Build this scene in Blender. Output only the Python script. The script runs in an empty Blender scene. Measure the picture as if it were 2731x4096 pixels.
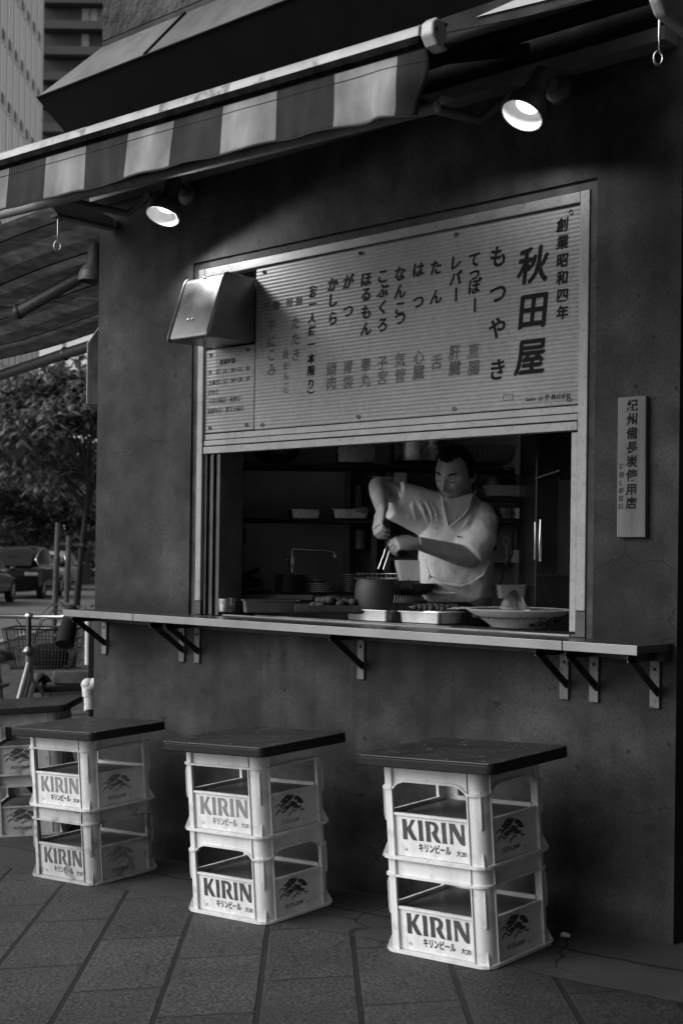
import bpy, bmesh, math, random
from math import sin, cos, pi, radians, sqrt, atan2
from mathutils import Vector, Matrix, Euler
random.seed(7)
S = bpy.context.scene
COL = S.collection

# ------------------------------------------------------------------ camera
CAM_R = Matrix(((0.7308287, -0.0069369, 0.6825257), (0.6824399, -0.0114013, -0.7308528), (0.0128515, 0.9999109, -0.0035983)))
CAM_Z = 1.40
cd = bpy.data.cameras.new('camera'); cam = bpy.data.objects.new('camera', cd); COL.objects.link(cam)
cam.matrix_world = Matrix.Translation((0, 0, CAM_Z)) @ CAM_R.to_4x4()
cd.sensor_fit = 'VERTICAL'; cd.sensor_height = 36; cd.sensor_width = 24; cd.lens = 46.85
cd.shift_y = 0.0371; cd.clip_start = 0.1; cd.clip_end = 800
cd.dof.use_dof = True; cd.dof.focus_distance = 5.0; cd.dof.aperture_fstop = 5.0
S.camera = cam
# ------------------------------------------------------------------ world, sun, exposure
SUN_EL, SUN_AZ = radians(34), radians(-122)      # high in an overcast sky, over the street on the left
W = bpy.data.worlds.new('World'); S.world = W; W.use_nodes = True
wn = W.node_tree.nodes; wl = W.node_tree.links
sky = wn.new('ShaderNodeTexSky'); sky.sky_type = 'NISHITA'; sky.sun_disc = False
sky.sun_elevation = SUN_EL; sky.sun_rotation = pi/2 - SUN_AZ
sky.air_density = 1.0; sky.dust_density = 4.0
bw = wn.new('ShaderNodeRGBToBW'); wl.new(sky.outputs[0], bw.inputs[0])
bgn = wn['Background']; wl.new(bw.outputs[0], bgn.inputs[0]); bgn.inputs[1].default_value = 0.15
sd = bpy.data.lights.new('sun', 'SUN'); sd.energy = 0.6; sd.angle = radians(60); sd.color = (1, 1, 1)
so = bpy.data.objects.new('sun', sd); COL.objects.link(so)
so.rotation_euler = Vector((cos(SUN_EL)*cos(SUN_AZ), cos(SUN_EL)*sin(SUN_AZ), sin(SUN_EL))).to_track_quat('Z', 'Y').to_euler()
S.view_settings.view_transform = 'Standard'; S.view_settings.look = 'None'
S.view_settings.gamma = 1.0; S.view_settings.exposure = 0.42

# ------------------------------------------------------------------ helpers
F_PX, PX, PY = 5330.5, 1365.5, 2048 + 152.0
ROT = 0.7512                                       # the street grid is turned this far from the shop front
def V(u, v, D):
    """point seen in direction (u, v) at a distance D along the street axis"""
    return Vector((0, 0, CAM_Z)) + CAM_R @ Vector(((u-PX)/F_PX, -(v-PY)/F_PX, -1)) * D
def gz(x, y):
    """pavement height: falls towards the street and the corner, flat further out"""
    p = 0.112 + 0.055*x + 0.036*y
    return p if p > -0.11 else -0.11 + 0.0*(p)
GN = Vector((-0.055, -0.036, 1)).normalized()
TILT = Vector((0, 0, 1)).rotation_difference(GN).to_matrix().to_4x4()

MATS = {}
def nd(nt, t, **kw):
    n = nt.nodes.new(t)
    for k, v in kw.items():
        if k.startswith('i_'): n.inputs[int(k[2:])].default_value = v
        else: setattr(n, k, v)
    return n
def mat(name, base, rough=0.6, metal=0.0, var=0.25, scale=6.0, bump=0.0, bscale=60.0, spots=0.0, sscale=30.0, streak=0.0, spec=0.5, flecks=0.0):
    if name in MATS: return MATS[name]
    m = bpy.data.materials.new(name); m.use_nodes = True; nt = m.node_tree; L = nt.links
    b = nt.nodes['Principled BSDF']; b.inputs['Metallic'].default_value = metal
    b.inputs['Specular IOR Level'].default_value = spec
    tc = nd(nt, 'ShaderNodeTexCoord')
    n1 = nd(nt, 'ShaderNodeTexNoise'); n1.inputs['Scale'].default_value = scale; n1.inputs['Detail'].default_value = 6
    L.new(tc.outputs['Object'], n1.inputs['Vector'])
    mr = nd(nt, 'ShaderNodeMapRange'); mr.inputs[1].default_value = 0.3; mr.inputs[2].default_value = 0.7
    mr.inputs[3].default_value = base*(1-var); mr.inputs[4].default_value = base*(1+var)
    L.new(n1.outputs[0], mr.inputs[0]); val = mr.outputs[0]
    def mul(a, bsock):
        x = nd(nt, 'ShaderNodeMath', operation='MULTIPLY'); L.new(a, x.inputs[0]); L.new(bsock, x.inputs[1]); return x.outputs[0]
    if spots:
        n2 = nd(nt, 'ShaderNodeTexNoise'); n2.inputs['Scale'].default_value = sscale; n2.inputs['Detail'].default_value = 3
        L.new(tc.outputs['Object'], n2.inputs['Vector'])
        r2 = nd(nt, 'ShaderNodeMapRange'); r2.inputs[1].default_value = 0.56; r2.inputs[2].default_value = 0.68
        r2.inputs[3].default_value = 1; r2.inputs[4].default_value = 1-spots
        L.new(n2.outputs[0], r2.inputs[0]); val = mul(val, r2.outputs[0])
    if streak:
        mp = nd(nt, 'ShaderNodeMapping'); mp.inputs['Scale'].default_value = (9, 9, 0.6)
        L.new(tc.outputs['Object'], mp.inputs[0])
        n3 = nd(nt, 'ShaderNodeTexNoise'); n3.inputs['Scale'].default_value = 1.6; n3.inputs['Detail'].default_value = 5
        L.new(mp.outputs[0], n3.inputs['Vector'])
        r3 = nd(nt, 'ShaderNodeMapRange'); r3.inputs[1].default_value = 0.45; r3.inputs[2].default_value = 0.75
        r3.inputs[3].default_value = 1; r3.inputs[4].default_value = 1-streak
        L.new(n3.outputs[0], r3.inputs[0]); val = mul(val, r3.outputs[0])
    if flecks:
        n5 = nd(nt, 'ShaderNodeTexNoise'); n5.inputs['Scale'].default_value = 120; n5.inputs['Detail'].default_value = 1
        L.new(tc.outputs['Object'], n5.inputs['Vector'])
        r5 = nd(nt, 'ShaderNodeMapRange'); r5.inputs[1].default_value = .70; r5.inputs[2].default_value = .725
        r5.inputs[3].default_value = 0; r5.inputs[4].default_value = flecks; L.new(n5.outputs[0], r5.inputs[0])
        x5 = nd(nt, 'ShaderNodeMath', operation='ADD'); L.new(val, x5.inputs[0]); L.new(r5.outputs[0], x5.inputs[1]); val = x5.outputs[0]
    L.new(val, b.inputs['Base Color'])
    rr = nd(nt, 'ShaderNodeMapRange'); rr.inputs[3].default_value = max(0.03, rough-0.1); rr.inputs[4].default_value = min(1, rough+0.1)
    L.new(n1.outputs[0], rr.inputs[0]); L.new(rr.outputs[0], b.inputs['Roughness'])
    if bump:
        n4 = nd(nt, 'ShaderNodeTexNoise'); n4.inputs['Scale'].default_value = bscale; n4.inputs['Detail'].default_value = 4
        L.new(tc.outputs['Object'], n4.inputs['Vector'])
        bp = nd(nt, 'ShaderNodeBump'); bp.inputs['Strength'].default_value = min(1, bump); bp.inputs['Distance'].default_value = 0.004
        L.new(n4.outputs[0], bp.inputs['Height']); L.new(bp.outputs[0], b.inputs['Normal'])
    MATS[name] = m; return m
def emat(name, strength):
    if name in MATS: return MATS[name]
    m = bpy.data.materials.new(name); m.use_nodes = True; b = m.node_tree.nodes['Principled BSDF']
    b.inputs['Base Color'].default_value = (.8, .8, .8, 1); b.inputs['Emission Color'].default_value = (1, 1, 1, 1)
    b.inputs['Emission Strength'].default_value = strength; MATS[name] = m; return m

MAT4 = {}                                          # matrix of every thing (parts sit at identity under it)
class MB:
    def __init__(s): s.v = []; s.f = []
    def add(s, vs, fs):
        o = len(s.v); s.v += [Vector(p) for p in vs]; s.f += [tuple(i+o for i in f) for f in fs]; return s
    def box(s, c, d, rot=None):
        hx, hy, hz = d[0]/2, d[1]/2, d[2]/2
        vs = [Vector((x*hx, y*hy, z*hz)) for z in (-1, 1) for y in (-1, 1) for x in (-1, 1)]
        if rot is not None: vs = [rot @ p for p in vs]
        c = Vector(c)
        return s.add([p+c for p in vs], [(0, 2, 3, 1), (4, 5, 7, 6), (0, 1, 5, 4), (2, 6, 7, 3), (0, 4, 6, 2), (1, 3, 7, 5)])
    def bx(s, x0, x1, y0, y1, z0, z1): return s.box(((x0+x1)/2, (y0+y1)/2, (z0+z1)/2), (x1-x0, y1-y0, z1-z0))
    def ring_loft(s, rings, cap=True, closed=True):
        n = len(rings[0]); o = len(s.v)
        for r in rings: s.v += [Vector(p) for p in r]
        for i in range(len(rings)-1):
            for j in range(n if closed else n-1):
                a = o+i*n+j; b = o+i*n+(j+1) % n; s.f.append((a, b, b+n, a+n))
        if cap:
            s.f.append(tuple(o+j for j in range(n))[::-1]); s.f.append(tuple(o+(len(rings)-1)*n+j for j in range(n)))
        return s
    def tube(s, pts, r, n=10, cap=True, flat=1.0, up=None):
        pts = [Vector(p) for p in pts]; rs = r if isinstance(r, (list, tuple)) else [r]*len(pts)
        rings = []; prev = None
        for i, p in enumerate(pts):
            t = (pts[min(i+1, len(pts)-1)]-pts[max(i-1, 0)])
            t = t.normalized() if t.length > 1e-9 else Vector((0, 0, 1))
            if prev is None:
                a = Vector(up) if up is not None else (Vector((0, 0, 1)) if abs(t.z) < 0.9 else Vector((1, 0, 0)))
            else: a = prev
            a = (a - t*a.dot(t)).normalized(); b = t.cross(a); prev = a
            rings.append([p + (a*cos(2*pi*k/n)*flat + b*sin(2*pi*k/n))*rs[i] for k in range(n)])
        return s.ring_loft(rings, cap)
    def lathe(s, prof, c=(0, 0, 0), n=24, M=None, cap=False):
        rings = []
        for r, z in prof:
            ring = [Vector((r*cos(2*pi*k/n), r*sin(2*pi*k/n), z)) for k in range(n)]
            if M is not None: ring = [M @ p for p in ring]
            rings.append([p+Vector(c) for p in ring])
        return s.ring_loft(rings, cap)
    def prism(s, poly, o, ax, ay, th):
        """2-D polygon in the plane o+ax*x+ay*y, given the thickness vector th"""
        o, ax, ay, th = map(Vector, (o, ax, ay, th)); n = len(poly)
        a = [o+ax*x+ay*y for x, y in poly]
        return s.add(a+[p+th for p in a], [tuple(range(n))[::-1], tuple(range(n, 2*n))]+[(i, (i+1) % n, n+(i+1) % n, n+i) for i in range(n)])
    def grid(s, fn, nu, nv):
        vs = [fn(i/nu, j/nv) for j in range(nv+1) for i in range(nu+1)]
        return s.add(vs, [(j*(nu+1)+i, j*(nu+1)+i+1, (j+1)*(nu+1)+i+1, (j+1)*(nu+1)+i) for j in range(nv) for i in range(nu)])
    def ell(s, c, r, M=None, nu=14, nv=9):
        c = Vector(c); rings = []
        for j in range(nv+1):
            th = max(0.02, min(pi-0.02, pi*j/nv))
            ring = [Vector((r[0]*sin(th)*cos(2*pi*i/nu), r[1]*sin(th)*sin(2*pi*i/nu), -r[2]*cos(th))) for i in range(nu)]
            rings.append([(M @ p if M is not None else p)+c for p in ring])
        return s.ring_loft(rings)
    def mesh(s, name, inv=None, smooth=None):
        me = bpy.data.meshes.new(name)
        vs = [inv @ p for p in s.v] if inv is not None else s.v
        me.from_pydata([tuple(p) for p in vs], [], s.f); me.update()
        bm = bmesh.new(); bm.from_mesh(me); bmesh.ops.recalc_face_normals(bm, faces=bm.faces)
        bm.to_mesh(me); bm.free()
        if smooth is not None:
            me.polygons.foreach_set('use_smooth', [True]*len(me.polygons))
            me.set_sharp_from_angle(angle=radians(smooth))
        return me
    def build(s, name, m, parent=None, smooth=None, bevel=0, world=True, solid=0):
        inv = MAT4[parent].inverted() if (parent is not None and world) else None
        me = s.mesh(name, inv, smooth); me.materials.append(m)
        return link(name, me, parent, bevel, solid)
def link(name, me, parent=None, bevel=0, solid=0):
    o = bpy.data.objects.new(name, me); COL.objects.link(o)
    if parent is not None: o.parent = parent
    MAT4[o] = MAT4.get(parent, Matrix.Identity(4))
    if solid:
        md = o.modifiers.new('solid', 'SOLIDIFY'); md.thickness = solid; md.offset = 0
    if bevel:
        md = o.modifiers.new('bevel', 'BEVEL'); md.width = bevel; md.segments = 2; md.limit_method = 'ANGLE'; md.angle_limit = radians(40)
    return o
def tag(o, label=None, cat=None, group=None, kind=None):
    if label: o['label'] = label
    if cat: o['category'] = cat
    if group: o['group'] = group
    if kind: o['kind'] = kind
    return o
def thing(name, label, cat, loc=(0, 0, 0), rotz=0.0, group=None, M=None):
    o = bpy.data.objects.new(name, None); COL.objects.link(o); o.empty_display_size = 0.1
    if M is None: M = Matrix.Translation(loc) @ Matrix.Rotation(rotz, 4, 'Z')
    o.location = M.to_translation(); o.rotation_euler = M.to_euler(); MAT4[o] = M
    return tag(o, label, cat, group)
def copy_tree(o, parent=None):
    c = o.copy(); COL.objects.link(c); c.parent = parent
    MAT4[c] = MAT4[o]
    for ch in [x for x in o.children]: copy_tree(ch, c)
    return c
# writing and flat marks
GLY = {}
def curve2mesh(c):
    o = bpy.data.objects.new('tmp', c); COL.objects.link(o)
    dg = bpy.context.evaluated_depsgraph_get(); dg.update()
    me = bpy.data.meshes.new_from_object(o.evaluated_get(dg))
    r = ([tuple(v.co) for v in me.vertices], [tuple(p.vertices) for p in me.polygons])
    bpy.data.objects.remove(o); bpy.data.meshes.remove(me); return r
def glyph(t, bold=0.0, shear=0.0, align='CENTER'):
    k = (t, bold, shear, align)
    if k not in GLY:
        c = bpy.data.curves.new('t', 'FONT'); c.body = t; c.align_x = align; c.align_y = 'CENTER'
        c.offset = bold; c.shear = shear; c.resolution_u = 3; c.fill_mode = 'FRONT'
        GLY[k] = curve2mesh(c); bpy.data.curves.remove(c)
    return GLY[k]
def flat_polys(polys):
    c = bpy.data.curves.new('p', 'CURVE'); c.dimensions = '2D'; c.fill_mode = 'BOTH'
    for p in polys:
        sp = c.splines.new('POLY'); sp.points.add(len(p)-1)
        for q, (x, y) in zip(sp.points, p): q.co = (x, y, 0, 1)
        sp.use_cyclic_u = True
    r = curve2mesh(c); bpy.data.curves.remove(c); return r
def put_flat(mb, g, o, ax, ay, sx=1, sy=1, rot=0):
    o, ax, ay = Vector(o), Vector(ax), Vector(ay); cr, sr = cos(rot), sin(rot)
    mb.add([o+ax*((x*cr-y*sr)*sx)+ay*((x*sr+y*cr)*sy) for x, y, _ in g[0]], g[1])
# ------------------------------------------------------------------ special materials
def math_chain(nt):
    L = nt.links
    def mth(op, a, b=None, c=None):
        n = nd(nt, 'ShaderNodeMath', operation=op)
        for i, x in enumerate((a, b, c)):
            if x is None: continue
            if isinstance(x, (int, float)): n.inputs[i].default_value = x
            else: L.new(x, n.inputs[i])
        return n.outputs[0]
    return mth
def noise(nt, vec, scale, detail=4):
    n = nd(nt, 'ShaderNodeTexNoise'); n.inputs['Scale'].default_value = scale; n.inputs['Detail'].default_value = detail
    nt.links.new(vec, n.inputs['Vector']); return n.outputs[0]
def rng(nt, x, a, b, c, d):
    r = nd(nt, 'ShaderNodeMapRange'); r.inputs[1].default_value = a; r.inputs[2].default_value = b
    r.inputs[3].default_value = c; r.inputs[4].default_value = d; nt.links.new(x, r.inputs[0]); return r.outputs[0]

def paving_mat():
    m = bpy.data.materials.new('paving'); m.use_nodes = True; nt = m.node_tree; L = nt.links; M_ = math_chain(nt)
    b = nt.nodes['Principled BSDF']; tc = nd(nt, 'ShaderNodeTexCoord'); P = tc.outputs['Object']
    sx = nd(nt, 'ShaderNodeSeparateXYZ'); L.new(P, sx.inputs[0]); X, Yc = sx.outputs[0], sx.outputs[1]
    pr = M_('ADD', M_('MULTIPLY', X, .716), M_('MULTIPLY', Yc, .698)); rd = M_('ADD', M_('MULTIPLY', X, -.698), M_('MULTIPLY', Yc, .716))
    wob = M_('MULTIPLY', M_('SUBTRACT', noise(nt, P, 14, 3), .5), .005)
    a = M_('DIVIDE', M_('ADD', M_('ADD', pr, 1.05+30.2), wob), .302); k = M_('FLOOR', a); fa = M_('FRACT', a)
    odd = M_('MODULO', k, 2.0)
    c = M_('DIVIDE', M_('ADD', M_('ADD', M_('ADD', rd, 59.5-4.52+.0), M_('MULTIPLY', odd, .30)), wob), .595); fc = M_('FRACT', c); kc = M_('FLOOR', c)
    da = M_('MULTIPLY', M_('MINIMUM', fa, M_('SUBTRACT', 1.0, fa)), .302); dc = M_('MULTIPLY', M_('MINIMUM', fc, M_('SUBTRACT', 1.0, fc)), .595)
    ja = rng(nt, da, .0075, .0115, 1, 0); jc = rng(nt, dc, .0038, .0065, 1, 0); joint = M_('MAXIMUM', ja, jc)
    wn_ = nd(nt, 'ShaderNodeTexWhiteNoise', noise_dimensions='2D'); cb = nd(nt, 'ShaderNodeCombineXYZ'); L.new(k, cb.inputs[0]); L.new(kc, cb.inputs[1]); L.new(cb.outputs[0], wn_.inputs['Vector'])
    tone = rng(nt, wn_.outputs[0], 0, 1, .8, 1.2)
    sp = rng(nt, noise(nt, P, 105, 2), .40, .62, .28, 1.95); big = rng(nt, noise(nt, P, 2.3, 5), .3, .7, .72, 1.2)
    fl = rng(nt, noise(nt, P, 75, 1), .74, .78, 0, .10)
    slab = M_('ADD', M_('MULTIPLY', M_('MULTIPLY', M_('MULTIPLY', tone, sp), big), .035), fl)
    slab = M_('MULTIPLY', slab, rng(nt, M_('ADD', pr, M_('MULTIPLY', noise(nt, P, 2.2, 5), .5)), .25, 1.05, 1, .33))   # slabs turn unevenly darker towards the right
    slab = M_('MULTIPLY', slab, M_('SUBTRACT', 1.0, M_('MULTIPLY', joint, .97)))
    # poured concrete strip at the foot of the wall
    edge = M_('ADD', Yc, M_('MULTIPLY', M_('SUBTRACT', noise(nt, P, 3.5, 4), .5), .10))
    ap = M_('MULTIPLY', rng(nt, edge, 3.455, 3.47, 0, 1), rng(nt, X, -5.9, -5.8, 0, 1))
    eline = rng(nt, M_('ABSOLUTE', M_('SUBTRACT', edge, 3.462)), .003, .008, 1, 0)
    gut = rng(nt, M_('ABSOLUTE', M_('SUBTRACT', M_('ADD', Yc, M_('MULTIPLY', M_('SUBTRACT', noise(nt, P, 6, 5), .5), .05)), 3.725)), .004, .013, 1, 0)
    vo = nd(nt, 'ShaderNodeTexVoronoi', feature='DISTANCE_TO_EDGE'); vo.inputs['Scale'].default_value = 2.2
    mx = nd(nt, 'ShaderNodeMix', data_type='VECTOR'); mx.inputs[0].default_value = .12
    nn = nd(nt, 'ShaderNodeTexNoise'); nn.inputs['Scale'].default_value = 5; L.new(P, nn.inputs['Vector'])
    L.new(P, mx.inputs[4]); L.new(nn.outputs[1], mx.inputs[5]); L.new(mx.outputs[1], vo.inputs['Vector'])
    crk = M_('MULTIPLY', rng(nt, vo.outputs[0], .004, .012, 1, 0), rng(nt, noise(nt, P, 1.7, 2), .5, .56, 0, 1))
    lines = M_('MAXIMUM', M_('MAXIMUM', eline, gut), crk)
    conc = M_('MULTIPLY', M_('MULTIPLY', rng(nt, noise(nt, P, 5, 6), .3, .7, .65, 1.25), rng(nt, noise(nt, P, 150, 2), .4, .65, .75, 1.2)), .033)
    conc = M_('MULTIPLY', conc, M_('SUBTRACT', 1.0, M_('MULTIPLY', lines, .9)))
    mixf = nd(nt, 'ShaderNodeMix'); L.new(ap, mixf.inputs[0]); L.new(slab, mixf.inputs[2]); L.new(conc, mixf.inputs[3])
    L.new(mixf.outputs[0], b.inputs['Base Color']); L.new(rng(nt, noise(nt, P, 2, 3), .3, .7, .55, .85), b.inputs['Roughness'])
    bp = nd(nt, 'ShaderNodeBump'); bp.inputs['Strength'].default_value = .55; bp.inputs['Distance'].default_value = .005
    hgt = M_('SUBTRACT', M_('MULTIPLY', noise(nt, P, 240, 2), .35), M_('MULTIPLY', M_('MAXIMUM', M_('MULTIPLY', joint, M_('SUBTRACT', 1.0, ap)), M_('MULTIPLY', lines, ap)), 1.2))
    L.new(hgt, bp.inputs['Height']); L.new(bp.outputs[0], b.inputs['Normal']); return m

def wall_mat(name, base, crack=1.0, soot=True, rough=1.0):
    m = bpy.data.materials.new(name); m.use_nodes = True; nt = m.node_tree; L = nt.links; M_ = math_chain(nt)
    b = nt.nodes['Principled BSDF']; tc = nd(nt, 'ShaderNodeTexCoord'); P = tc.outputs['Object']
    b.inputs['Specular IOR Level'].default_value = .3
    sx = nd(nt, 'ShaderNodeSeparateXYZ'); L.new(P, sx.inputs[0]); X, Z = sx.outputs[0], sx.outputs[2]
    big = rng(nt, noise(nt, P, 1.9, 9), .34, .66, .42, 1.6); mid = rng(nt, noise(nt, P, 7, 8), .34, .66, .62, 1.38)
    fine = rng(nt, noise(nt, P, 100, 3), .35, .65, .76, 1.2)
    mp = nd(nt, 'ShaderNodeMapping'); mp.inputs['Scale'].default_value = (7, 7, .45); L.new(P, mp.inputs[0])
    st = rng(nt, noise(nt, mp.outputs[0], 1.7, 7), .40, .70, 1.04, .84)
    pits = rng(nt, noise(nt, P, 55, 2), .70, .76, 1, .55)
    vo = nd(nt, 'ShaderNodeTexVoronoi', feature='DISTANCE_TO_EDGE'); vo.inputs['Scale'].default_value = 1.9
    nn = nd(nt, 'ShaderNodeTexNoise'); nn.inputs['Scale'].default_value = 4; nn.inputs['Detail'].default_value = 5; L.new(P, nn.inputs['Vector'])
    mx = nd(nt, 'ShaderNodeMix', data_type='VECTOR'); mx.inputs[0].default_value = .25
    L.new(P, mx.inputs[4]); L.new(nn.outputs[1], mx.inputs[5]); L.new(mx.outputs[1], vo.inputs['Vector'])
    crk = M_('MULTIPLY', rng(nt, vo.outputs[0], .0008, .0040, 1, 0), rng(nt, noise(nt, P, 1.3, 2), .52, .58, 0, crack))
    v = M_('MULTIPLY', M_('MULTIPLY', M_('MULTIPLY', M_('MULTIPLY', big, mid), M_('MULTIPLY', fine, st)), pits), base)
    v = M_('MULTIPLY', v, M_('SUBTRACT', 1.0, M_('MULTIPLY', crk, .75)))
    if soot:   # grime lines: splash marks above the counter and low on the wall
        e = M_('ADD', Z, M_('MULTIPLY', M_('SUBTRACT', noise(nt, P, 5, 5), .5), .12))
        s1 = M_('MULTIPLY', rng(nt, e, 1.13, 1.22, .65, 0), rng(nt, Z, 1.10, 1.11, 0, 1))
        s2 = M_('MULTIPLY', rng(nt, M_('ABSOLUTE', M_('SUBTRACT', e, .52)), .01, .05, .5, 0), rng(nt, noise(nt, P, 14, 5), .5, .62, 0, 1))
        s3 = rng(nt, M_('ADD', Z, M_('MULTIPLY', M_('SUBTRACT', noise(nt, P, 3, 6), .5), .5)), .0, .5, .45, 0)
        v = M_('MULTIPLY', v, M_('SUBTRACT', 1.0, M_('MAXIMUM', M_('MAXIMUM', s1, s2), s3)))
        # runs of rain water below the counter and the eave, and a patch of newer render low on the right
        mp2 = nd(nt, 'ShaderNodeMapping'); mp2.inputs['Scale'].default_value = (11, 1, .35); L.new(P, mp2.inputs[0])
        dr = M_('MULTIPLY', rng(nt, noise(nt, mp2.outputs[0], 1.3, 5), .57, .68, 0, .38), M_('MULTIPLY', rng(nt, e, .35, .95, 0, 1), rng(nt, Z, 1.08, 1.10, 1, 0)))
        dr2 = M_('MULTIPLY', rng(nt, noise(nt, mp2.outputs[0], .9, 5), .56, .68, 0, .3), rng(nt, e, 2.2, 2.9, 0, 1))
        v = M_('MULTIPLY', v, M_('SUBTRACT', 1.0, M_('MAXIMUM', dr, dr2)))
        ex = M_('ADD', X, M_('MULTIPLY', M_('SUBTRACT', noise(nt, P, 7, 5), .5), .10))
        px_ = M_('MULTIPLY', M_('MULTIPLY', rng(nt, ex, 1.12, 1.15, 0, 1), rng(nt, ex, 1.32, 1.42, 1, 0)), rng(nt, e, .15, .55, 0, 1))
        v = M_('MULTIPLY', v, M_('ADD', 1.0, M_('MULTIPLY', px_, M_('MULTIPLY', rng(nt, Z, 1.08, 1.10, 1, 0), .3))))
        sp2 = rng(nt, noise(nt, P, 26, 2), .70, .74, 1, .35); v = M_('MULTIPLY', v, sp2)
    L.new(v, b.inputs['Base Color']); b.inputs['Roughness'].default_value = .8
    bp = nd(nt, 'ShaderNodeBump'); bp.inputs['Strength'].default_value = min(1, .5*rough); bp.inputs['Distance'].default_value = .006*rough
    h = M_('ADD', M_('MULTIPLY', noise(nt, P, 110/rough, 4), .25*rough), M_('MULTIPLY', noise(nt, P, 11, 6), 1.6)); h = M_('SUBTRACT', h, M_('MULTIPLY', crk, .8))
    L.new(h, bp.inputs['Height']); L.new(bp.outputs[0], b.inputs['Normal']); return m

def stripe_mat(name, dark, light, period, axis, off=0.0, rough=.8, trans=.0):
    m = bpy.data.materials.new(name); m.use_nodes = True; nt = m.node_tree; L = nt.links; M_ = math_chain(nt)
    b = nt.nodes['Principled BSDF']; tc = nd(nt, 'ShaderNodeTexCoord'); P = tc.outputs['Object']
    sx = nd(nt, 'ShaderNodeSeparateXYZ'); L.new(P, sx.inputs[0]); A = sx.outputs[axis]
    fr = M_('FRACT', M_('ADD', M_('DIVIDE', A, period), off+100)); s = rng(nt, fr, .495, .505, 0, 1)
    mp = nd(nt, 'ShaderNodeMapping'); mp.inputs['Scale'].default_value = (6, 6, 1.2); L.new(P, mp.inputs[0])
    d = M_('MULTIPLY', rng(nt, noise(nt, P, 6, 8), .3, .7, .62, 1.25), rng(nt, noise(nt, mp.outputs[0], 2.2, 6), .35, .7, 1.12, .7))
    v = M_('MULTIPLY', rng(nt, s, 0, 1, dark, light), d)
    L.new(v, b.inputs['Base Color']); b.inputs['Roughness'].default_value = rough
    b.inputs['Specular IOR Level'].default_value = .15
    if trans:
        tr = nd(nt, 'ShaderNodeBsdfTranslucent'); L.new(v, tr.inputs[0]); ms = nd(nt, 'ShaderNodeMixShader'); ms.inputs[0].default_value = trans
        L.new(b.outputs[0], ms.inputs[1]); L.new(tr.outputs[0], ms.inputs[2]); L.new(ms.outputs[0], nt.nodes['Material Output'].inputs[0])
    return m
def board_mat():                                   # ribbed sheet of the menu board: dirt lies in the grooves
    m = bpy.data.materials.new('ribbed_board'); m.use_nodes = True; nt = m.node_tree; L = nt.links; M_ = math_chain(nt)
    b = nt.nodes['Principled BSDF']; tc = nd(nt, 'ShaderNodeTexCoord'); P = tc.outputs['Object']
    sx = nd(nt, 'ShaderNodeSeparateXYZ'); L.new(P, sx.inputs[0])
    w = M_('SINE', M_('MULTIPLY', sx.outputs[2], 2*pi/.0155)); g = rng(nt, w, -1, .2, .80, 1)
    d = rng(nt, noise(nt, P, 3, 7), .3, .7, .78, 1.12); d2 = rng(nt, noise(nt, P, 40, 4), .35, .65, .9, 1.08)
    L.new(M_('MULTIPLY', M_('MULTIPLY', M_('MULTIPLY', g, d), d2), .255), b.inputs['Base Color']); b.inputs['Roughness'].default_value = .5
    bp = nd(nt, 'ShaderNodeBump'); bp.inputs['Strength'].default_value = .4; bp.inputs['Distance'].default_value = .0015
    L.new(w, bp.inputs['Height']); L.new(bp.outputs[0], b.inputs['Normal']); return m

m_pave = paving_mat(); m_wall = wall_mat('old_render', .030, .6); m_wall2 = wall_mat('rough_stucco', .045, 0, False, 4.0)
m_road = mat('asphalt', .10, .85, var=.3, scale=1.2, bump=.3, bscale=90)
m_concrete = mat('concrete', .3, .85, var=.25, scale=3, bump=.2)
m_dirt = mat('dark_mortar', .045, .9, var=.5, scale=14, bump=.9, bscale=70)
m_alu = mat('worn_aluminium', .24, .5, 0.25, var=.2, scale=9, spots=.25, sscale=60, bump=.15, bscale=90)
m_alu_dark = mat('dark_rail', .05, .5, .3, var=.4, scale=12, streak=.3)
m_steel = mat('brushed_steel', .60, .27, 1.0, var=.15, scale=14, bump=.06, bscale=120)
m_steel_d = mat('dull_steel', .19, .36, 1.0, var=.25, scale=10)
m_chrome = mat('chrome', .75, .1, 1.0, var=.05)
m_iron = mat('blackened_iron', .045, .55, .5, var=.4, scale=18, bump=.2)
m_bracket = mat('painted_angle_iron', .13, .7, .1, var=.3, scale=20, spots=.5, sscale=50, bump=.25)
m_black = mat('black_plastic', .018, .45, var=.3)
m_black_m = mat('matt_black', .012, .8, var=.3, spec=.2)
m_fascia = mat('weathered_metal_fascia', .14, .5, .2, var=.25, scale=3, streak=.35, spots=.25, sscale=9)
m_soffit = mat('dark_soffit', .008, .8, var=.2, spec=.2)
m_bar = mat('dirty_white_bar', .36, .5, var=.25, scale=9, spots=.75, sscale=14)
m_plate = mat('grey_enamel', .40, .4, var=.12, scale=6)
m_lamp = mat('dark_lamp_shade', .13, .5, .3, var=.25, scale=10)
m_lampin = mat('lamp_reflector', .36, .4, var=.05)
m_ink = mat('black_ink', .010, .7, var=.35, scale=30, spec=.12)
m_ink2 = mat('faded_ink', .10, .75, var=.45, scale=25, spec=.15)
m_ink3 = mat('grey_ink', .045, .75, var=.45, scale=25, spec=.15)
m_board = board_mat()
m_wood = mat('grey_weathered_wood', .13, .75, var=.3, scale=5, streak=.55, bump=.3, bscale=40)
m_lam = mat('wet_dark_laminate', .03, .32, var=.5, scale=40, flecks=.12, spots=.4, sscale=90, bump=.1, bscale=60)
m_crate = mat('white_crate_plastic', .70, .42, var=.10, scale=9, spots=.22, sscale=18, streak=.22)
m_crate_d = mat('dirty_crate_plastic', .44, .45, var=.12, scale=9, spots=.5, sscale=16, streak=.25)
m_crate_in = mat('crate_insert', .08, .5, var=.1)
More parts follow.
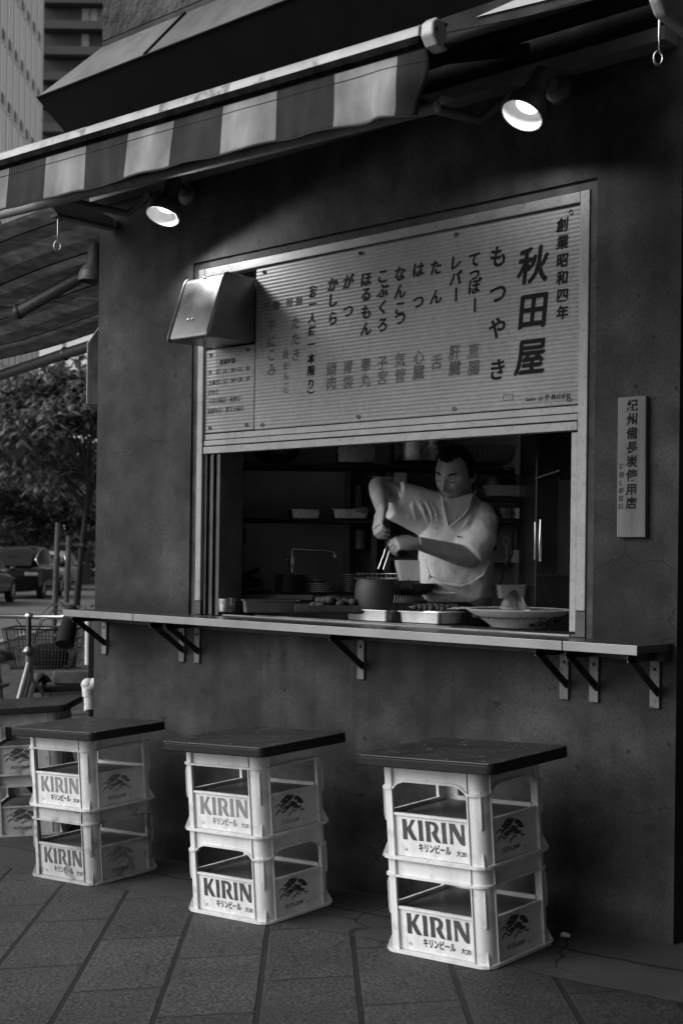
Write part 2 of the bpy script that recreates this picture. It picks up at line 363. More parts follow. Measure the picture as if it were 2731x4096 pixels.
m_top = mat('dark_stool_board', .018, .42, var=.4, scale=9, flecks=.35, spots=.3, sscale=70, bump=.12, bscale=50)
m_pr = [mat('print_dark', .045, .5, var=.2), mat('print_faded', .20, .55, var=.15, scale=12), mat('print_worn', .07, .5, var=.3, scale=20)]

# ------------------------------------------------------------------ ground
def sgrid(name, m, p0, p1, r0, r1, zf, step_p, step_r):
    def pts(a, b, fine_a, fine_b, fine, coarse):
        o = [a]
        while o[-1] < b-1e-6: o.append(min(b, o[-1]+(fine if fine_a <= o[-1] < fine_b else coarse)))
        return o
    ps = pts(p0, p1, -5, 4, step_p, 4); rs = pts(r0, r1, -2, 12, step_r, 6)
    b = MB(); n = len(ps)
    for r in rs:
        for p in ps:
            x, y = .716*p - .698*r, .698*p + .716*r; b.v.append(Vector((x, y, zf(x, y))))
    b.f = [(j*n+i, j*n+i+1, (j+1)*n+i+1, (j+1)*n+i) for j in range(len(rs)-1) for i in range(n-1)]
    return tag(b.build(name, m, smooth=40), kind='structure')
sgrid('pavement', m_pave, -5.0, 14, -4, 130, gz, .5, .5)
sgrid('road', m_road, -11.5, -4.9, -12, 190, lambda x, y: -.165, 3, 6)
sgrid('far_pavement', m_concrete, -40, -11.5, -12, 190, lambda x, y: -.07, 6, 6)
b = MB()
for p0, p1 in ((-5.14, -4.995), (-11.505, -11.36)):
    for r0 in range(-10, 150, 2):
        c = (p0+p1)/2; r = r0+1
        b.box((.716*c-.698*r, .698*c+.716*r, -.145), (p1-p0, 1.985, .15), Matrix.Rotation(atan2(.698, .716), 3, 'Z'))
tag(b.build('kerb', m_concrete, bevel=.01), kind='structure')
b = MB(); b.bx(-400, 400, -400, 400, -1.0, -.32); tag(b.build('ground', m_road), kind='structure')

# ------------------------------------------------------------------ shop building
SY = 3.95
OX0, OX1, OZ0, OZ1 = -4.632, -2.503, 1.095, 2.715      # opening
shop = thing('shop_building', 'old rendered corner shop with a wide serving window and metal eave', 'building', (-3.7, 4.5, 0))
xs = [-5.335, OX0, OX1, -2.18]; zs = [-.3, OZ0, OZ1, 3.90]
b = MB()
for y in (SY, SY+.16):
    for j in range(3):
        for i in range(3):
            if i == 1 and j == 1: continue
            b.add([(xs[i], y, zs[j]), (xs[i+1], y, zs[j]), (xs[i+1], y, zs[j+1]), (xs[i], y, zs[j+1])], [(0, 1, 2, 3)])
for (xa, za, xb, zb) in ((OX0, OZ0, OX1, OZ0), (OX1, OZ0, OX1, OZ1), (OX1, OZ1, OX0, OZ1), (OX0, OZ1, OX0, OZ0), (xs[3], zs[0], xs[3], zs[3])):
    b.add([(xa, SY, za), (xb, SY, zb), (xb, SY+.16, zb), (xa, SY+.16, za)], [(0, 1, 2, 3)])
b.build('front_wall', m_wall, shop)
def skew(p0, L_, th, z0, z1, extra=0):               # wall along the street direction from p0
    x, y = p0; dx, dy = -.698*L_, .716*L_; nx, ny = .716*th, .698*th
    return MB().ring_loft([[(x, y, z), (x+nx, y+ny, z), (x+nx+dx, y+ny+dy, z), (x+dx, y+dy, z)] for z in (z0, z1)])
skew((-5.335, 3.951), 9, .12, -.3, 3.90).build('side_wall', m_wall, shop)
b = MB(); b.ring_loft([[(-5.335, SY, z), (-2.18, SY, z), (-2.18, SY+5, z), (-5.335-6.2, SY+6.3, z)] for z in (3.905, 9.5)])
b.build('upper_wall', m_wall2, shop)
# metal eave: sloping top, dark underside
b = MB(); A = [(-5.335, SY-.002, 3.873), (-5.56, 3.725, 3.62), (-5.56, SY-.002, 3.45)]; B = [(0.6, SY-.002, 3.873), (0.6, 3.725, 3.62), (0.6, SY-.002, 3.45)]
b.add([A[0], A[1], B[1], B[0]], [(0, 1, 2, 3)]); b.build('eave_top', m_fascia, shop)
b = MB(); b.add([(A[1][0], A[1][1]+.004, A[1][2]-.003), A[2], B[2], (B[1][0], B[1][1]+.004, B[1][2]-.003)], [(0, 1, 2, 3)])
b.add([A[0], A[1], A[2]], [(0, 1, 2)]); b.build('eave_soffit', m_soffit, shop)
b = MB()
for x in (-4.72, -3.68, -2.6, -1.5):
    t0 = Vector((x, 3.722, 3.622)); t1 = Vector((x+.02, SY-.01, 3.872)); b.tube([t0, t1], .006, 6)
b.tube([(-5.55, 3.724, 3.618), (0.6, 3.724, 3.618)], .005, 6)
b.build('eave_seam', m_soffit, shop)
b = MB(); g = .004
b.bx(OX0, -4.597, SY+.012, SY+.12, OZ0, 2.682); b.bx(-2.536, OX1, SY+.012, SY+.12, OZ0, 2.682); b.bx(OX0, OX1, SY+.012, SY+.12, 2.682, OZ1)
b.build('mortar_joint', m_dirt, shop)
# kitchen shell
m_kwall = mat('kitchen_wall', .8, .6, var=.2, scale=3); m_kfloor = mat('kitchen_floor', .3, .6)
b = MB(); o = V(1365.5, 2200, 7.05); RM = Matrix.Rotation(ROT, 3, 'Z'); o.z = 1.4
b.box(o + RM @ Vector((.42, .06, 0)), (3.14, .1, 3.0), RM); b.build('kitchen_back_wall', m_kwall, shop)
b = MB(); b.ring_loft([[(-5.2, 4.115, z), (-2.2, 4.115, z), (-2.2, 7.4, z), (-6.3, 6.0, z)] for z in (2.80, 2.86)]); b.build('kitchen_ceiling', m_kwall, shop)
b = MB(); b.ring_loft([[(-5.2, 4.115, z), (-2.2, 4.115, z), (-2.2, 7.4, z), (-6.3, 6.0, z)] for z in (0.0, .10)]); b.build('kitchen_floor', m_kfloor, shop)
b = MB(); b.bx(-2.30, -2.2, 4.112, 7.2, .1, 2.80); b.build('kitchen_side_wall', m_kwall, shop)
rowb = thing('street_building', 'grey row of buildings continuing along the side street behind the shop', 'building', (-8, 22, 0))
MB().ring_loft([[(.716*a-.698*q_, .698*a+.716*q_, z) for a, q_ in ((-.95, 15), (9, 15), (9, 120), (-.95, 120))] for z in (-.2, 22)]).build('wall', mat('grey_street_wall', .12, .8, var=.3, scale=.6), rowb)
MB().bx(-2.198, -2.171, SY+.161, 4.6, -.3, 3.90).build('end_wall', m_wall, shop)
# neighbour to the right, set back in shade
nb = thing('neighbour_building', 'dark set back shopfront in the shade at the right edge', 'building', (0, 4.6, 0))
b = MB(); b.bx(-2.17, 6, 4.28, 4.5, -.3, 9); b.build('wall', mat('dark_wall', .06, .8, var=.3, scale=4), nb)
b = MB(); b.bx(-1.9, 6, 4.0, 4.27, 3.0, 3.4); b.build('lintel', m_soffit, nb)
cb = thing('shade_building', 'unseen dark building added to block light from the right', 'building', (8, -8, 0)); MB().bx(2.6, 16, -16, -2.4, -.3, 15).build('wall', mat('dark_wall', .06), cb)  # out of view; added to keep light off the right-hand faces
b = MB(); b.bx(-.2, 9, 2.2, 4.27, -.3, 9); b.build('shade_wing', mat('dark_wall', .06), nb)  # unseen mass added to hold back light from the right
b = MB(); b.ring_loft([[(x, 1.35, 2.78), (x, 3.99, 3.42), (x, 3.99, 3.44), (x, 1.35, 2.80)] for x in (-1.93, -.21)]); b.build('awning', mat('shade_canvas', .10, .9), nb)  # unseen canopy added to shade the ground on the right

# ------------------------------------------------------------------ window frame and shutter
fr = thing('shutter_frame', 'worn aluminium window frame with a roller shutter pulled halfway down', 'window frame', (-3.56, SY, 1.1))
b = MB(); b.bx(-4.597, -4.56, SY+.004, SY+.07, 1.185, 2.68); b.build('left_jamb', m_alu, fr, bevel=.003)
b = MB(); b.bx(-2.576, -2.537, SY+.004, SY+.07, 1.215, 2.68); b.bx(-2.606, -2.578, SY+.012, SY+.07, 1.14, 1.84); b.build('right_jamb', m_alu, fr, bevel=.003)
for x0, x1, z1 in ((-4.597, -4.56, 1.183), (-2.576, -2.537, 1.213)): MB().bx(x0, x1, SY+.006, SY+.07, 1.125, z1).build('jamb_foot', m_alu_dark, fr)
b = MB(); b.bx(-4.558, -2.578, SY+.006, SY+.07, 2.642, 2.68); b.build('top_rail', m_alu, fr, bevel=.003)
b = MB()
for i, (z0, z1, y) in enumerate(((1.908, 1.934, SY+.016), (1.882, 1.905, SY+.012), (1.846, 1.877, SY+.008))): b.bx(-4.556, -2.58, y, SY+.05, z0, z1)
b.build('shutter_bottom_bar', m_alu, fr, bevel=.002)
b = MB()
for i in range(5): b.bx(-4.556+i*.022, -4.556+i*.022+.014, SY+.02+.012*(i % 2), SY+.16, 1.125, 1.846)
b.build('guide_rail', m_alu_dark, fr)
b = MB(); b.bx(-4.556, -2.58, SY+.055, SY+.065, 1.85, 2.64); b.build('shutter_curtain', m_alu_dark, fr)

# ------------------------------------------------------------------ menu board
SIGN = [["創", -2.658, 2.574, 0.052, 0], ["業", -2.657, 2.513, 0.052, 0], ["昭", -2.657, 2.449, 0.052, 0], ["和", -2.656, 2.387, 0.052, 0], ["四", -2.655, 2.325, 0.052, 0], ["年", -2.654, 2.263, 0.052, 0], ["秋", -2.784, 2.443, 0.14, 1], ["田", -2.783, 2.28, 0.14, 1], ["屋", -2.791, 2.114, 0.14, 1], ["も", -2.938, 2.5, 0.085, 0], ["つ", -2.938, 2.365, 0.085, 0], ["や", -2.939, 2.236, 0.085, 0], ["き", -2.936, 2.083, 0.085, 0], ["て", -3.047, 2.506, 0.062, 0], ["っ", -3.046, 2.456, 0.062, 0], ["ぽ", -3.046, 2.405, 0.062, 0], ["ー", -3.045, 2.342, 0.062, 0], ["レ", -3.136, 2.507, 0.062, 0], ["バ", -3.135, 2.447, 0.062, 0], ["ー", -3.135, 2.392, 0.062, 0], ["直", -3.046, 2.164, 0.06, 2], ["腸", -3.045, 2.101, 0.06, 2], ["肝", -3.136, 2.166, 0.06, 2], ["臓", -3.135, 2.106, 0.06, 2], ["た", -3.232, 2.502, 0.062, 0], ["ん", -3.23, 2.389, 0.062, 0], ["舌", -3.223, 2.138, 0.06, 2], ["は", -3.32, 2.505, 0.062, 0], ["つ", -3.318, 2.381, 0.062, 0], ["心", -3.313, 2.165, 0.06, 2], ["臓", -3.312, 2.106, 0.06, 2], ["な", -3.413, 2.502, 0.062, 0], ["ん", -3.412, 2.433, 0.062, 0], ["こ", -3.411, 2.367, 0.062, 0], ["つ", -3.41, 2.327, 0.062, 0], ["気", -3.407, 2.164, 0.06, 2], ["管", -3.406, 2.101, 0.06, 2], ["こ", -3.503, 2.505, 0.062, 0], ["ぶ", -3.502, 2.447, 0.062, 0], ["く", -3.501, 2.381, 0.062, 0], ["ろ", -3.5, 2.311, 0.062, 0], ["子", -3.499, 2.159, 0.06, 2], ["宮", -3.498, 2.1, 0.06, 2], ["ほ", -3.593, 2.504, 0.062, 0], ["る", -3.591, 2.443, 0.062, 0], ["も", -3.59, 2.372, 0.062, 0], ["ん", -3.589, 2.305, 0.062, 0], ["睾", -3.588, 2.159, 0.06, 2], ["丸", -3.587, 2.097, 0.06, 2], ["が", -3.69, 2.507, 0.062, 0], ["つ", -3.688, 2.388, 0.062, 0], ["胃", -3.686, 2.159, 0.06, 2], ["袋", -3.685, 2.096, 0.06, 2], ["か", -3.776, 2.507, 0.062, 0], ["し", -3.775, 2.443, 0.062, 0], ["ら", -3.773, 2.367, 0.062, 0], ["頭", -3.778, 2.159, 0.06, 2], ["肉", -3.777, 2.1, 0.06, 2], ["（", -3.892, 2.53, 0.045, 0], ["お", -3.891, 2.488, 0.045, 0], ["一", -3.891, 2.44, 0.045, 0], ["人", -3.892, 2.383, 0.045, 0], ["様", -3.892, 2.329, 0.045, 0], ["一", -3.894, 2.273, 0.045, 0], ["本", -3.893, 2.214, 0.045, 0], ["限", -3.893, 2.163, 0.045, 0], ["り", -3.893, 2.107, 0.045, 0], ["）", -3.894, 2.064, 0.045, 0], ["特", -4.026, 2.464, 0.042, 2], ["製", -3.971, 2.463, 0.042, 2], ["た", -3.988, 2.371, 0.058, 2], ["た", -3.986, 2.302, 0.058, 2], ["き", -3.985, 2.237, 0.058, 2], ["名", -4.161, 2.463, 0.042, 2], ["物", -4.106, 2.461, 0.042, 2], ["牛", -4.133, 2.378, 0.058, 2], ["に", -4.132, 2.308, 0.058, 2], ["こ", -4.131, 2.25, 0.058, 2], ["み", -4.13, 2.186, 0.058, 2], ["（", -4.045, 2.277, 0.037, 2], ["肉", -4.045, 2.243, 0.037, 2], ["だ", -4.044, 2.196, 0.037, 2], ["ん", -4.043, 2.153, 0.037, 2], ["ご", -4.042, 2.11, 0.037, 2], ["）", -4.042, 2.078, 0.037, 2]]
ROWS = [["営業時間", -4.464, 2.249, 0.105, 0.026, 3], ["平　日：15：30～21：00", -4.539, 2.208, 0.273, 0.026, 3], ["土曜日：15：30～20：30", -4.538, 2.163, 0.273, 0.026, 3], ["定休日", -4.538, 2.121, 0.067, 0.026, 4], ["毎週日曜日・祝祭日", -4.537, 2.079, 0.214, 0.026, 4], ["振替休日：第３土曜日", -4.54, 2.035, 0.237, 0.026, 4], ["山 晃 株式会社", -2.751, 1.969, 0.138, 0.022, 0], ["Sanko", -2.807, 1.969, 0.045, 0.02, 0]]
sg = thing('menu_board', 'wide ribbed menu board of brush written dishes and the shop name', 'menu board', (-3.4, SY+.02, 1.94))
SP = SY+.018
b = MB(); b.bx(-4.232, -2.582, SP, SP+.02, 1.938, 2.640); b.build('panel', m_board, sg, bevel=.001)
FACE = SP-.0012
def write_chars(lst, kinds, name, m, par):
    b = MB()
    for ch, x, z, sz, k in lst:
        if k not in kinds: continue
        rot = -pi/2 if ch in '（）ー' else 0
        bold = {0: .016, 1: 0.0, 2: .008}[k]
        offs = [(0, 0), (.0012, .0005), (-.001, -.0008)] if k == 0 else [(0, 0), (.001, .0006)] if k == 2 else [(0, 0), (.004, .001), (-.004, -.001), (.001, .003), (-.002, -.004)]
        for q, (ox, oz) in enumerate(offs): put_flat(b, glyph(ch, bold, .10), (x+ox, FACE-.0002*q, z+oz), (1, 0, 0), (0, 0, 1), sz*.98, sz, rot)
        # a brush drop at the end of strokes keeps the hand-written look
    b.build(name, m, par)
cols = []                                          # one part per written column
for c in SIGN:
    if cols and cols[-1][-1][4] == c[4] and abs(cols[-1][-1][1]-c[1]) < .022 and c[2] < cols[-1][-1][2] and cols[-1][-1][2]-c[2] < .20: cols[-1].append(c)
    else: cols.append([c])
for c in cols:
    k = c[0][4]; t = ''.join(q[0] for q in c)
    write_chars(c, (k,), {0: 'dish_name', 1: 'shop_name', 2: 'dish_meaning'}[k] if t[0] not in '創（' else ('founding_line' if t[0] == '創' else 'note'), m_ink2 if k == 2 else m_ink, sg)
def write_rows(sel, name, m, par, face):
    for t, x, z, wd, sz, k in ROWS:
        if t not in sel: continue
        b = MB()
        gl = glyph(t, .012, .12, 'LEFT'); w = max(p[0] for p in gl[0]) or 1
        put_flat(b, gl, (x, face, z), (1, 0, 0), (0, 0, 1), wd/w, sz); b.build(name, m, par)
write_rows(('山 晃 株式会社', 'Sanko'), 'maker_name', m_ink, sg, FACE)
b = MB(); x0, z0 = -2.905, 1.972
for r in ((x0, x0+.045, z0, z0+.002), (x0, x0+.045, z0+.02, z0+.022), (x0, x0+.002, z0, z0+.022), (x0+.043, x0+.045, z0, z0+.022)): b.bx(r[0], r[1], FACE, FACE+.001, r[2], r[3])
b.build('maker_mark', m_ink3, sg)
def screws(par, pts, y):
    for x, z in pts:
        b = MB(); b.lathe([(0.0001, -.004), (.006, -.004), (.008, 0), (.008, .004)], (x, y, z), 10, Matrix.Rotation(-pi/2, 3, 'X') @ Matrix.Scale(-1, 3, (0, 0, 1)))
        b.build('screw', m_iron, par, smooth=40)
screws(sg, [(x, z) for z in (2.617, 1.957) for x in (-4.18, -3.62, -3.13, -2.62)], SP-.001)
hs = thing('opening_hours_board', 'small ribbed board of opening hours under the metal hood', 'sign', (-4.4, SY+.02, 1.94))
b = MB(); b.bx(-4.556, -4.237, SP, SP+.02, 1.940, 2.312); b.build('panel', m_board, hs, bevel=.001)
write_rows(('営業時間', '平　日：15：30～21：00', '土曜日：15：30～20：30'), 'text_line', m_ink, hs, FACE)
write_rows(('定休日', '毎週日曜日・祝祭日', '振替休日：第３土曜日'), 'faded_text_line', m_ink3, hs, FACE)
screws(hs, [(-4.52, 1.962), (-4.28, 1.962), (-4.52, 2.29), (-4.28, 2.29)], SP-.001)

# metal hood left of the board
hd = thing('vent_hood', 'sloping metal hood jutting out beside the menu board', 'vent hood', (-4.37, SY, 2.31))
pr = [(3.97, 2.600), (3.815, 2.598), (3.795, 2.590), (3.783, 2.572), (3.700, 2.335), (3.698, 2.318), (3.706, 2.310), (3.97, 2.318)]
b = MB(); b.ring_loft([[(x, y, z) for y, z in pr] for x in (-4.496, -4.236)]); b.build('hood_body', m_steel_d, hd, smooth=35, bevel=.006)
for x in (-4.492, -4.240):
    b = MB(); b.tube([(x, y-.002, z) for y, z in pr[1:7]], .006, 8); b.build('rolled_edge', m_steel_d, hd, smooth=60)
Mx = Matrix.Rotation(radians(70), 3, 'X')
for x, y, z in ((-4.368, 3.79, 2.588), (-4.395, 3.722, 2.40), (-4.365, 3.722, 2.40)):
    b = MB(); b.ell((x, y, z), (.006, .006, .006)); b.build('rivet', m_chrome, hd, smooth=60)
b = MB(); b.bx(-4.556, -4.237, SY+.05, SY+.06, 2.313, 2.64); b.build('dark_opening', m_black_m, hd)

# ------------------------------------------------------------------ counter
ct = thing('counter_shelf', 'narrow standing counter with a steel front edge on angle brackets', 'counter', (-3.7, 3.84, 1.1))
CZ = 1.124; CY = 3.72; seg = (-5.275, -4.742, -2.472, -2.19)
b = MB(); b.bx(-5.270, -2.195, CY+.004, SY-.002, CZ-.026, CZ-.002); b.bx(-4.597, -2.54, SY-.002, 4.26, CZ-.026, CZ-.003); b.build('top', m_lam, ct)
for i in range(3):
    b = MB(); x0, x1 = seg[i]+.002, seg[i+1]-.002; b.bx(x0, x1, CY, CY+.0035, CZ-.031, CZ); b.bx(x0, x1, CY+.0035, CY+.014, CZ-.002, CZ)
    b.build('edge_strip', mat('edge_steel', .23, .42, .85, var=.12, scale=4, bump=.05), ct, bevel=.001)
b = MB(); b.bx(-5.26, -2.2, 3.90, SY-.001, CZ-.06, CZ-.028); b.build('wall_rail', m_iron, ct)
b = MB(); b.bx(-4.45, -2.62, 3.985, 4.0, CZ-.001, CZ+.004); b.bx(-4.45, -2.62, 4.02, 4.028, CZ-.001, CZ+.003); b.bx(-4.3, -3.2, 4.05, 4.06, CZ-.001, CZ+.005); b.build('shutter_track', m_steel_d, ct)
for x in (-5.243, -4.665, -4.56, -3.567, -2.609, -2.488, -2.254):
    br = MB().bx(x-.018, x+.018, 3.938, SY-.0015, .905, 1.062).build('bracket', m_bracket, ct, bevel=.002)
    b = MB(); b.box((x+.014, (3.745+3.94)/2, (1.088+.955)/2), (.006, .235, .026), Matrix.Rotation(atan2(-(1.088-.955), .195), 3, 'X')); b.bx(x+.011, x+.017, 3.745, 3.937, 1.066, 1.092)
    b.build('brace', m_iron, br)
    b = MB(); b.ell((x, 3.936, 1.035), (.006, .004, .006)); b.build('bolt', m_iron, br)
# ------------------------------------------------------------------ wooden sign
ws = thing('wooden_sign', 'narrow weathered wooden sign board with carved black characters beside the window', 'sign', (-2.345, SY, 1.47))
b = MB(); b.ring_loft([[(-2.398, y, 2.868+.0*y), (-2.291, y, 2.872), (-2.289, y, 2.871-1.0+.0), (-2.397, y, 2.871-1.0)] for y in (SY-.022, SY-.002)])
b.v = []; b.f = []
b.ring_loft([[(-2.397, y, 1.471), (-2.288, y, 1.471), (-2.291, y, 1.943), (-2.399, y, 1.943)] for y in (SY-.024, SY-.002)])
b.build('board', m_wood, ws, bevel=.003)
def wsx(px, py): return -2.397+(px-78)/(505-78)*.107, 1.943-(py-95)/(2235-95)*.470
b = MB()
for ch, py in zip('紀州備長炭使用店', (245, 450, 670, 885, 1095, 1310, 1525, 1735)):
    x, z = wsx(298, py); put_flat(b, glyph(ch, .028, .03), (x, SY-.0252, z), (1, 0, 0), (0, 0, 1), .043, .042)
b.build('lettering', m_ink, ws)
b = MB()
for ch, py in zip('荷捌佐藤燃料', (1165, 1290, 1420, 1535, 1655, 1780)):
    x, z = wsx(140, py); put_flat(b, glyph(ch, .015, .03), (x, SY-.0252, z), (1, 0, 0), (0, 0, 1), .021, .022)
b.build('small_lettering', m_ink3, ws)

# ------------------------------------------------------------------ spot lamps
def spot(label, mount, rim, axis, power, lit=True, beam=(0, 0, -1)):
    mount, rim, ax = Vector(mount), Vector(rim), Vector(axis).normalized()
    t = thing('spot_lamp', label, 'lamp', mount, 0, 'spot lamps over the counter')
    q = Vector((0, 0, -1)).rotation_difference(ax).to_matrix()       # local -z points along the beam
    b = MB(); b.lathe([(.074, 0), (.076, .006), (.074, .045), (.066, .062), (.046, .085), (.044, .092), (.040, .10), (.034, .19), (.030, .20), (0.001, .202)], rim, 32, q)
    b.lathe([(.074, 0), (.0705, .002), (.069, .05), (.058, .075), (.001, .08)], rim, 32, q)
    sh = b.build('shade', m_lamp, t, smooth=35)
    b = MB(); b.lathe([(.0703, .0015), (.0685, .049), (.057, .070)], rim, 32, q); b.build('reflector', m_lampin if lit else m_lamp, t, smooth=50)
    b = MB(); b.lathe([(.001, .036), (.025, .038), (.040, .046), (.044, .056), (.034, .070)], rim, 28, q)
    b.build('bulb', emat('bulb_glow', 1.7) if lit else m_lampin, t, smooth=60)
    neck = rim - ax*.17
    d = (mount-neck)
    b = MB(); b.tube([neck, neck+d*.45+Vector((0, 0, .012)), neck+d*.8], .016, 10); b.ell(neck+d*.5, (.03, .03, .03)); b.build('arm', m_lamp, t, smooth=50)
    b = MB(); b.lathe([(.001, .028), (.03, .028), (.048, .018), (.05, .0), (.05, -.004)], mount-Vector((0, .006, 0)), 24, Matrix.Rotation(pi/2, 3, 'X')); b.build('mount', m_lamp, t, smooth=40)
    if lit:
        ld = bpy.data.lights.new('bulb_light', 'SPOT'); ld.energy = power; ld.shadow_soft_size = .065; ld.spot_size = radians(172); ld.spot_blend = .2
        lo = bpy.data.objects.new('bulb_light', ld); COL.objects.link(lo); lo.location = rim + ax*.006; lo.rotation_euler = Vector(beam).to_track_quat('-Z', 'Y').to_euler()
    return t
spot('lit spot lamp with a dark shade above the right end of the menu board', (-2.66, SY, 3.05), (-2.647, 3.70, 2.895), (-.09, -.50, -.86), 6.5, True, (-.1, -.25, -.96))
spot('lit spot lamp with a dark shade left of the window near the wall corner', (-4.661, SY, 3.03), (-4.560, 3.709, 2.868), (.06, -.38, -.92), 18, True, (.35, -.30, -.89))
p = V(372, 1128, 6.9)
spot('unlit spot lamp half hidden behind the corner of the wall', (p.x+.10, p.y+.06, p.z+.30), p, (-.05, -.05, -1), 0, False)

# ------------------------------------------------------------------ front awning, half out
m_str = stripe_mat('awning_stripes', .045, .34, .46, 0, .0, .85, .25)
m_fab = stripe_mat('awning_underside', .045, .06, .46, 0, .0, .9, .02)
aw = thing('striped_awning', 'striped fabric awning with a dirty white front bar and a scalloped hanging valance', 'awning', (-3.7, 3.2, 3.0))
BR, BL = Vector((-2.195, 2.69, 2.760)), Vector((-5.45, 2.69, 2.847))
def bar(t): return BR.lerp(BL, t)
def barp(x): return bar((BR.x-x)/(BR.x-BL.x))
# front bar: rounded pale top, dark grooved underside
prof = [(-.032, -.005), (-.028, .018), (-.012, .030), (.012, .030), (.026, .022), (.03, .0)]
b = MB(); b.ring_loft([[p + Vector((0, y, z)) for y, z in prof] for p in (bar(.012), bar(.25), bar(.5), bar(.75), bar(1))], cap=True); b.build('front_bar', m_bar, aw, smooth=50)
prof2 = [(-.033, -.007), (.029, -.002), (.02, -.03), (.008, -.045), (-.004, -.045), (-.012, -.03), (-.028, -.024)]
b = MB(); b.ring_loft([[p + Vector((0, y, z)) for y, z in prof2] for p in (bar(.012), bar(.5), bar(1))]); b.build('bar_groove', mat('stained_groove', .010, .9, var=.8, scale=18, spec=.03), aw)
b = MB(); c = BR; capp = [(-.034, -.010), (-.032, .022), (-.015, .036), (.013, .036), (.027, .028), (.030, -.040), (.015, -.042), (-.015, -.034)]
b.ring_loft([[c + Vector((dx, y, z)) for y, z in capp] for dx in (-.03, .012)]); ec = b.build('end_cap', m_plate, aw, bevel=.006)
for y, z in ((-.020, .004), (.020, .026), (.020, -.028)):
    b = MB(); b.ell(c+Vector((.0125, y, z)), (.003, .006, .006)); b.build('screw_hole', m_black_m, ec)
# valance: hangs in folds, billows at the free right end
def val(u, w):
    x = -2.222 - u*3.19; p = barp(x); t = (BR.x-x)
    e = math.exp(-t/.42)
    drop = (.150 + .006*e + .012*sin(t*19)*e + .0012*sin(t*31)) * w
    fold = .010*sin(t*4.3+.7)*w + .006*sin(t*9.7+sin(t*5))*w + .003*sin(t*37)*w*e + e*(.045*sin(t*22+1.0+w*1.2)*w + .02*w)
    return Vector((x + .05*e*(-w)*(1-u) + .012*e*sin(w*6), p.y-.012+fold-.015*w, p.z-.035-drop))
b = MB(); b.grid(val, 220, 14); b.build('valance', m_str, aw, smooth=80, solid=.0012)
def stit(u, zz): p = val(u, zz); return p + Vector((0, -.0015, 0))
b = MB(); b.tube([stit(i/120, .17) for i in range(121)], .0011, 5); b.tube([stit(i/160, .995) for i in range(161)], .0035, 5); b.build('hem', m_fab, aw, smooth=60)
def cloth(u, w):
    x = -2.215 - u*3.15; p = barp(x); q = Vector((x, 3.86, 3.285+.02*u)); r = p.lerp(q, w); return r + Vector((0, 0, -.012*sin(pi*w)+.004*sin(u*40)))
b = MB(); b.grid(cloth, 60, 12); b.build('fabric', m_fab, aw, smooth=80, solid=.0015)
b = MB(); b.tube([(-2.2, 3.87, 3.265), (-5.35, 3.87, 3.285)], .04, 14); b.build('roller', m_soffit, aw, smooth=50)
for x0 in (-2.75, -4.9):
    e = Vector((x0-.55, 3.25, 3.06)); b = MB(); b.tube([(x0, 3.88, 3.2), e], .022, 8); b.tube([e, barp(x0)+Vector((0, .02, -.02))], .018, 8); b.ell(e, (.03, .03, .035)); b.build('folding_arm', m_soffit, aw, smooth=50)
# pale flashing above it
b = MB(); b.ring_loft([[(-3.03, y, 3.405), (-2.18, y, 3.345), (-2.18, y, 3.45), (-2.86, y, 3.42)] for y in (SY-.012, SY-.003)]); b.build('flashing', m_plate, shop)

# ------------------------------------------------------------------ second awning, folded against the wall
fa = thing('folded_awning', 'lower awning folded shut against the wall with a long tube front bar', 'awning', (-4.2, 3.7, 3.0))
T0, T1 = Vector((-6.6, 3.56, 3.045)), Vector((-2.90, 3.56, 2.946))
b = MB(); b.tube([T0, T1], .021, 14); b.build('front_tube', mat('worn_tube', .16, .6, .0, var=.3, scale=9, spots=.4, sscale=20), fa, smooth=50)
b = MB(); prf = [(-.012, .012), (.06, .030), (.10, .055), (.02, .045)]
b.ring_loft([[p+Vector((0, y, z)) for y, z in prf] for p in (T0, T1)]); b.build('rolled_fabric', stripe_mat('roll_stripes', .10, .42, .38, 0, .2), fa)
b = MB(); b.bx(-5.30, -2.2, 3.86, SY-.002, 3.09, 3.135); b.build('wall_rail', mat('rail_grey', .13, .6, .2), fa)
for sx_, xx in ((1, -5.10), (1, -3.05)):
    e = Vector((xx+.03, 3.70, 3.0)); b = MB(); b.tube([(xx+.22, 3.9, 3.06), (xx+.1, 3.86, 2.985), e, (xx, 3.58, 3.01)], .018, 8); b.build('elbow_arm', mat('rail_grey', .13), fa, smooth=60)
# end plates with the crank eyes
def end_plate(x, z, s):
    b = MB(); pl = [(3.585, z-.035), (3.62, z-.075), (3.94, z-.055), (3.94, z-.02), (3.66, z+.04), (3.60, z+.03)]
    b.ring_loft([[(xx, y, zz) for y, zz in pl] for xx in (x-.012, x+.012)]); b.build('end_plate', m_plate, fa, bevel=.004)
end_plate(-5.215, 3.03, 1)
b = MB(); b.bx(-5.24, -5.19, 3.60, 3.94, 2.955, 2.968); b.build('plate_flange', mat('rail_grey', .13), fa)
b = MB(); b.ring_loft([[(x, y, z) for y, z in ((3.54, 3.30), (3.50, 3.06), (3.54, 3.02), (3.90, 2.995), (3.94, 3.02), (3.94, 3.3))] for x in (-2.055, -2.015)]); b.build('gearbox_plate', m_plate, fa, bevel=.012)
def eye(x, y, z, L_, r, lab):
    t = thing('crank_eye', lab, 'crank hook', (x, y, z), 0, 'crank eyes hanging under the awning')
    c = Vector((x-.002, y, z-L_-r*1.7)); pts = [Vector((x, y, z)), Vector((x, y, z-L_*.6)), Vector((x+.002, y, z-L_))]
    for k in range(13):
        a = radians(70) - radians(330)*k/12; q = Vector((.731, .683, 0))*(r*cos(a)); pts.append(c+q+Vector((0, 0, r*1.55*sin(a))))
    b = MB(); b.tube(pts, .0038, 8); b.build('eye_rod', m_steel, t, smooth=60)
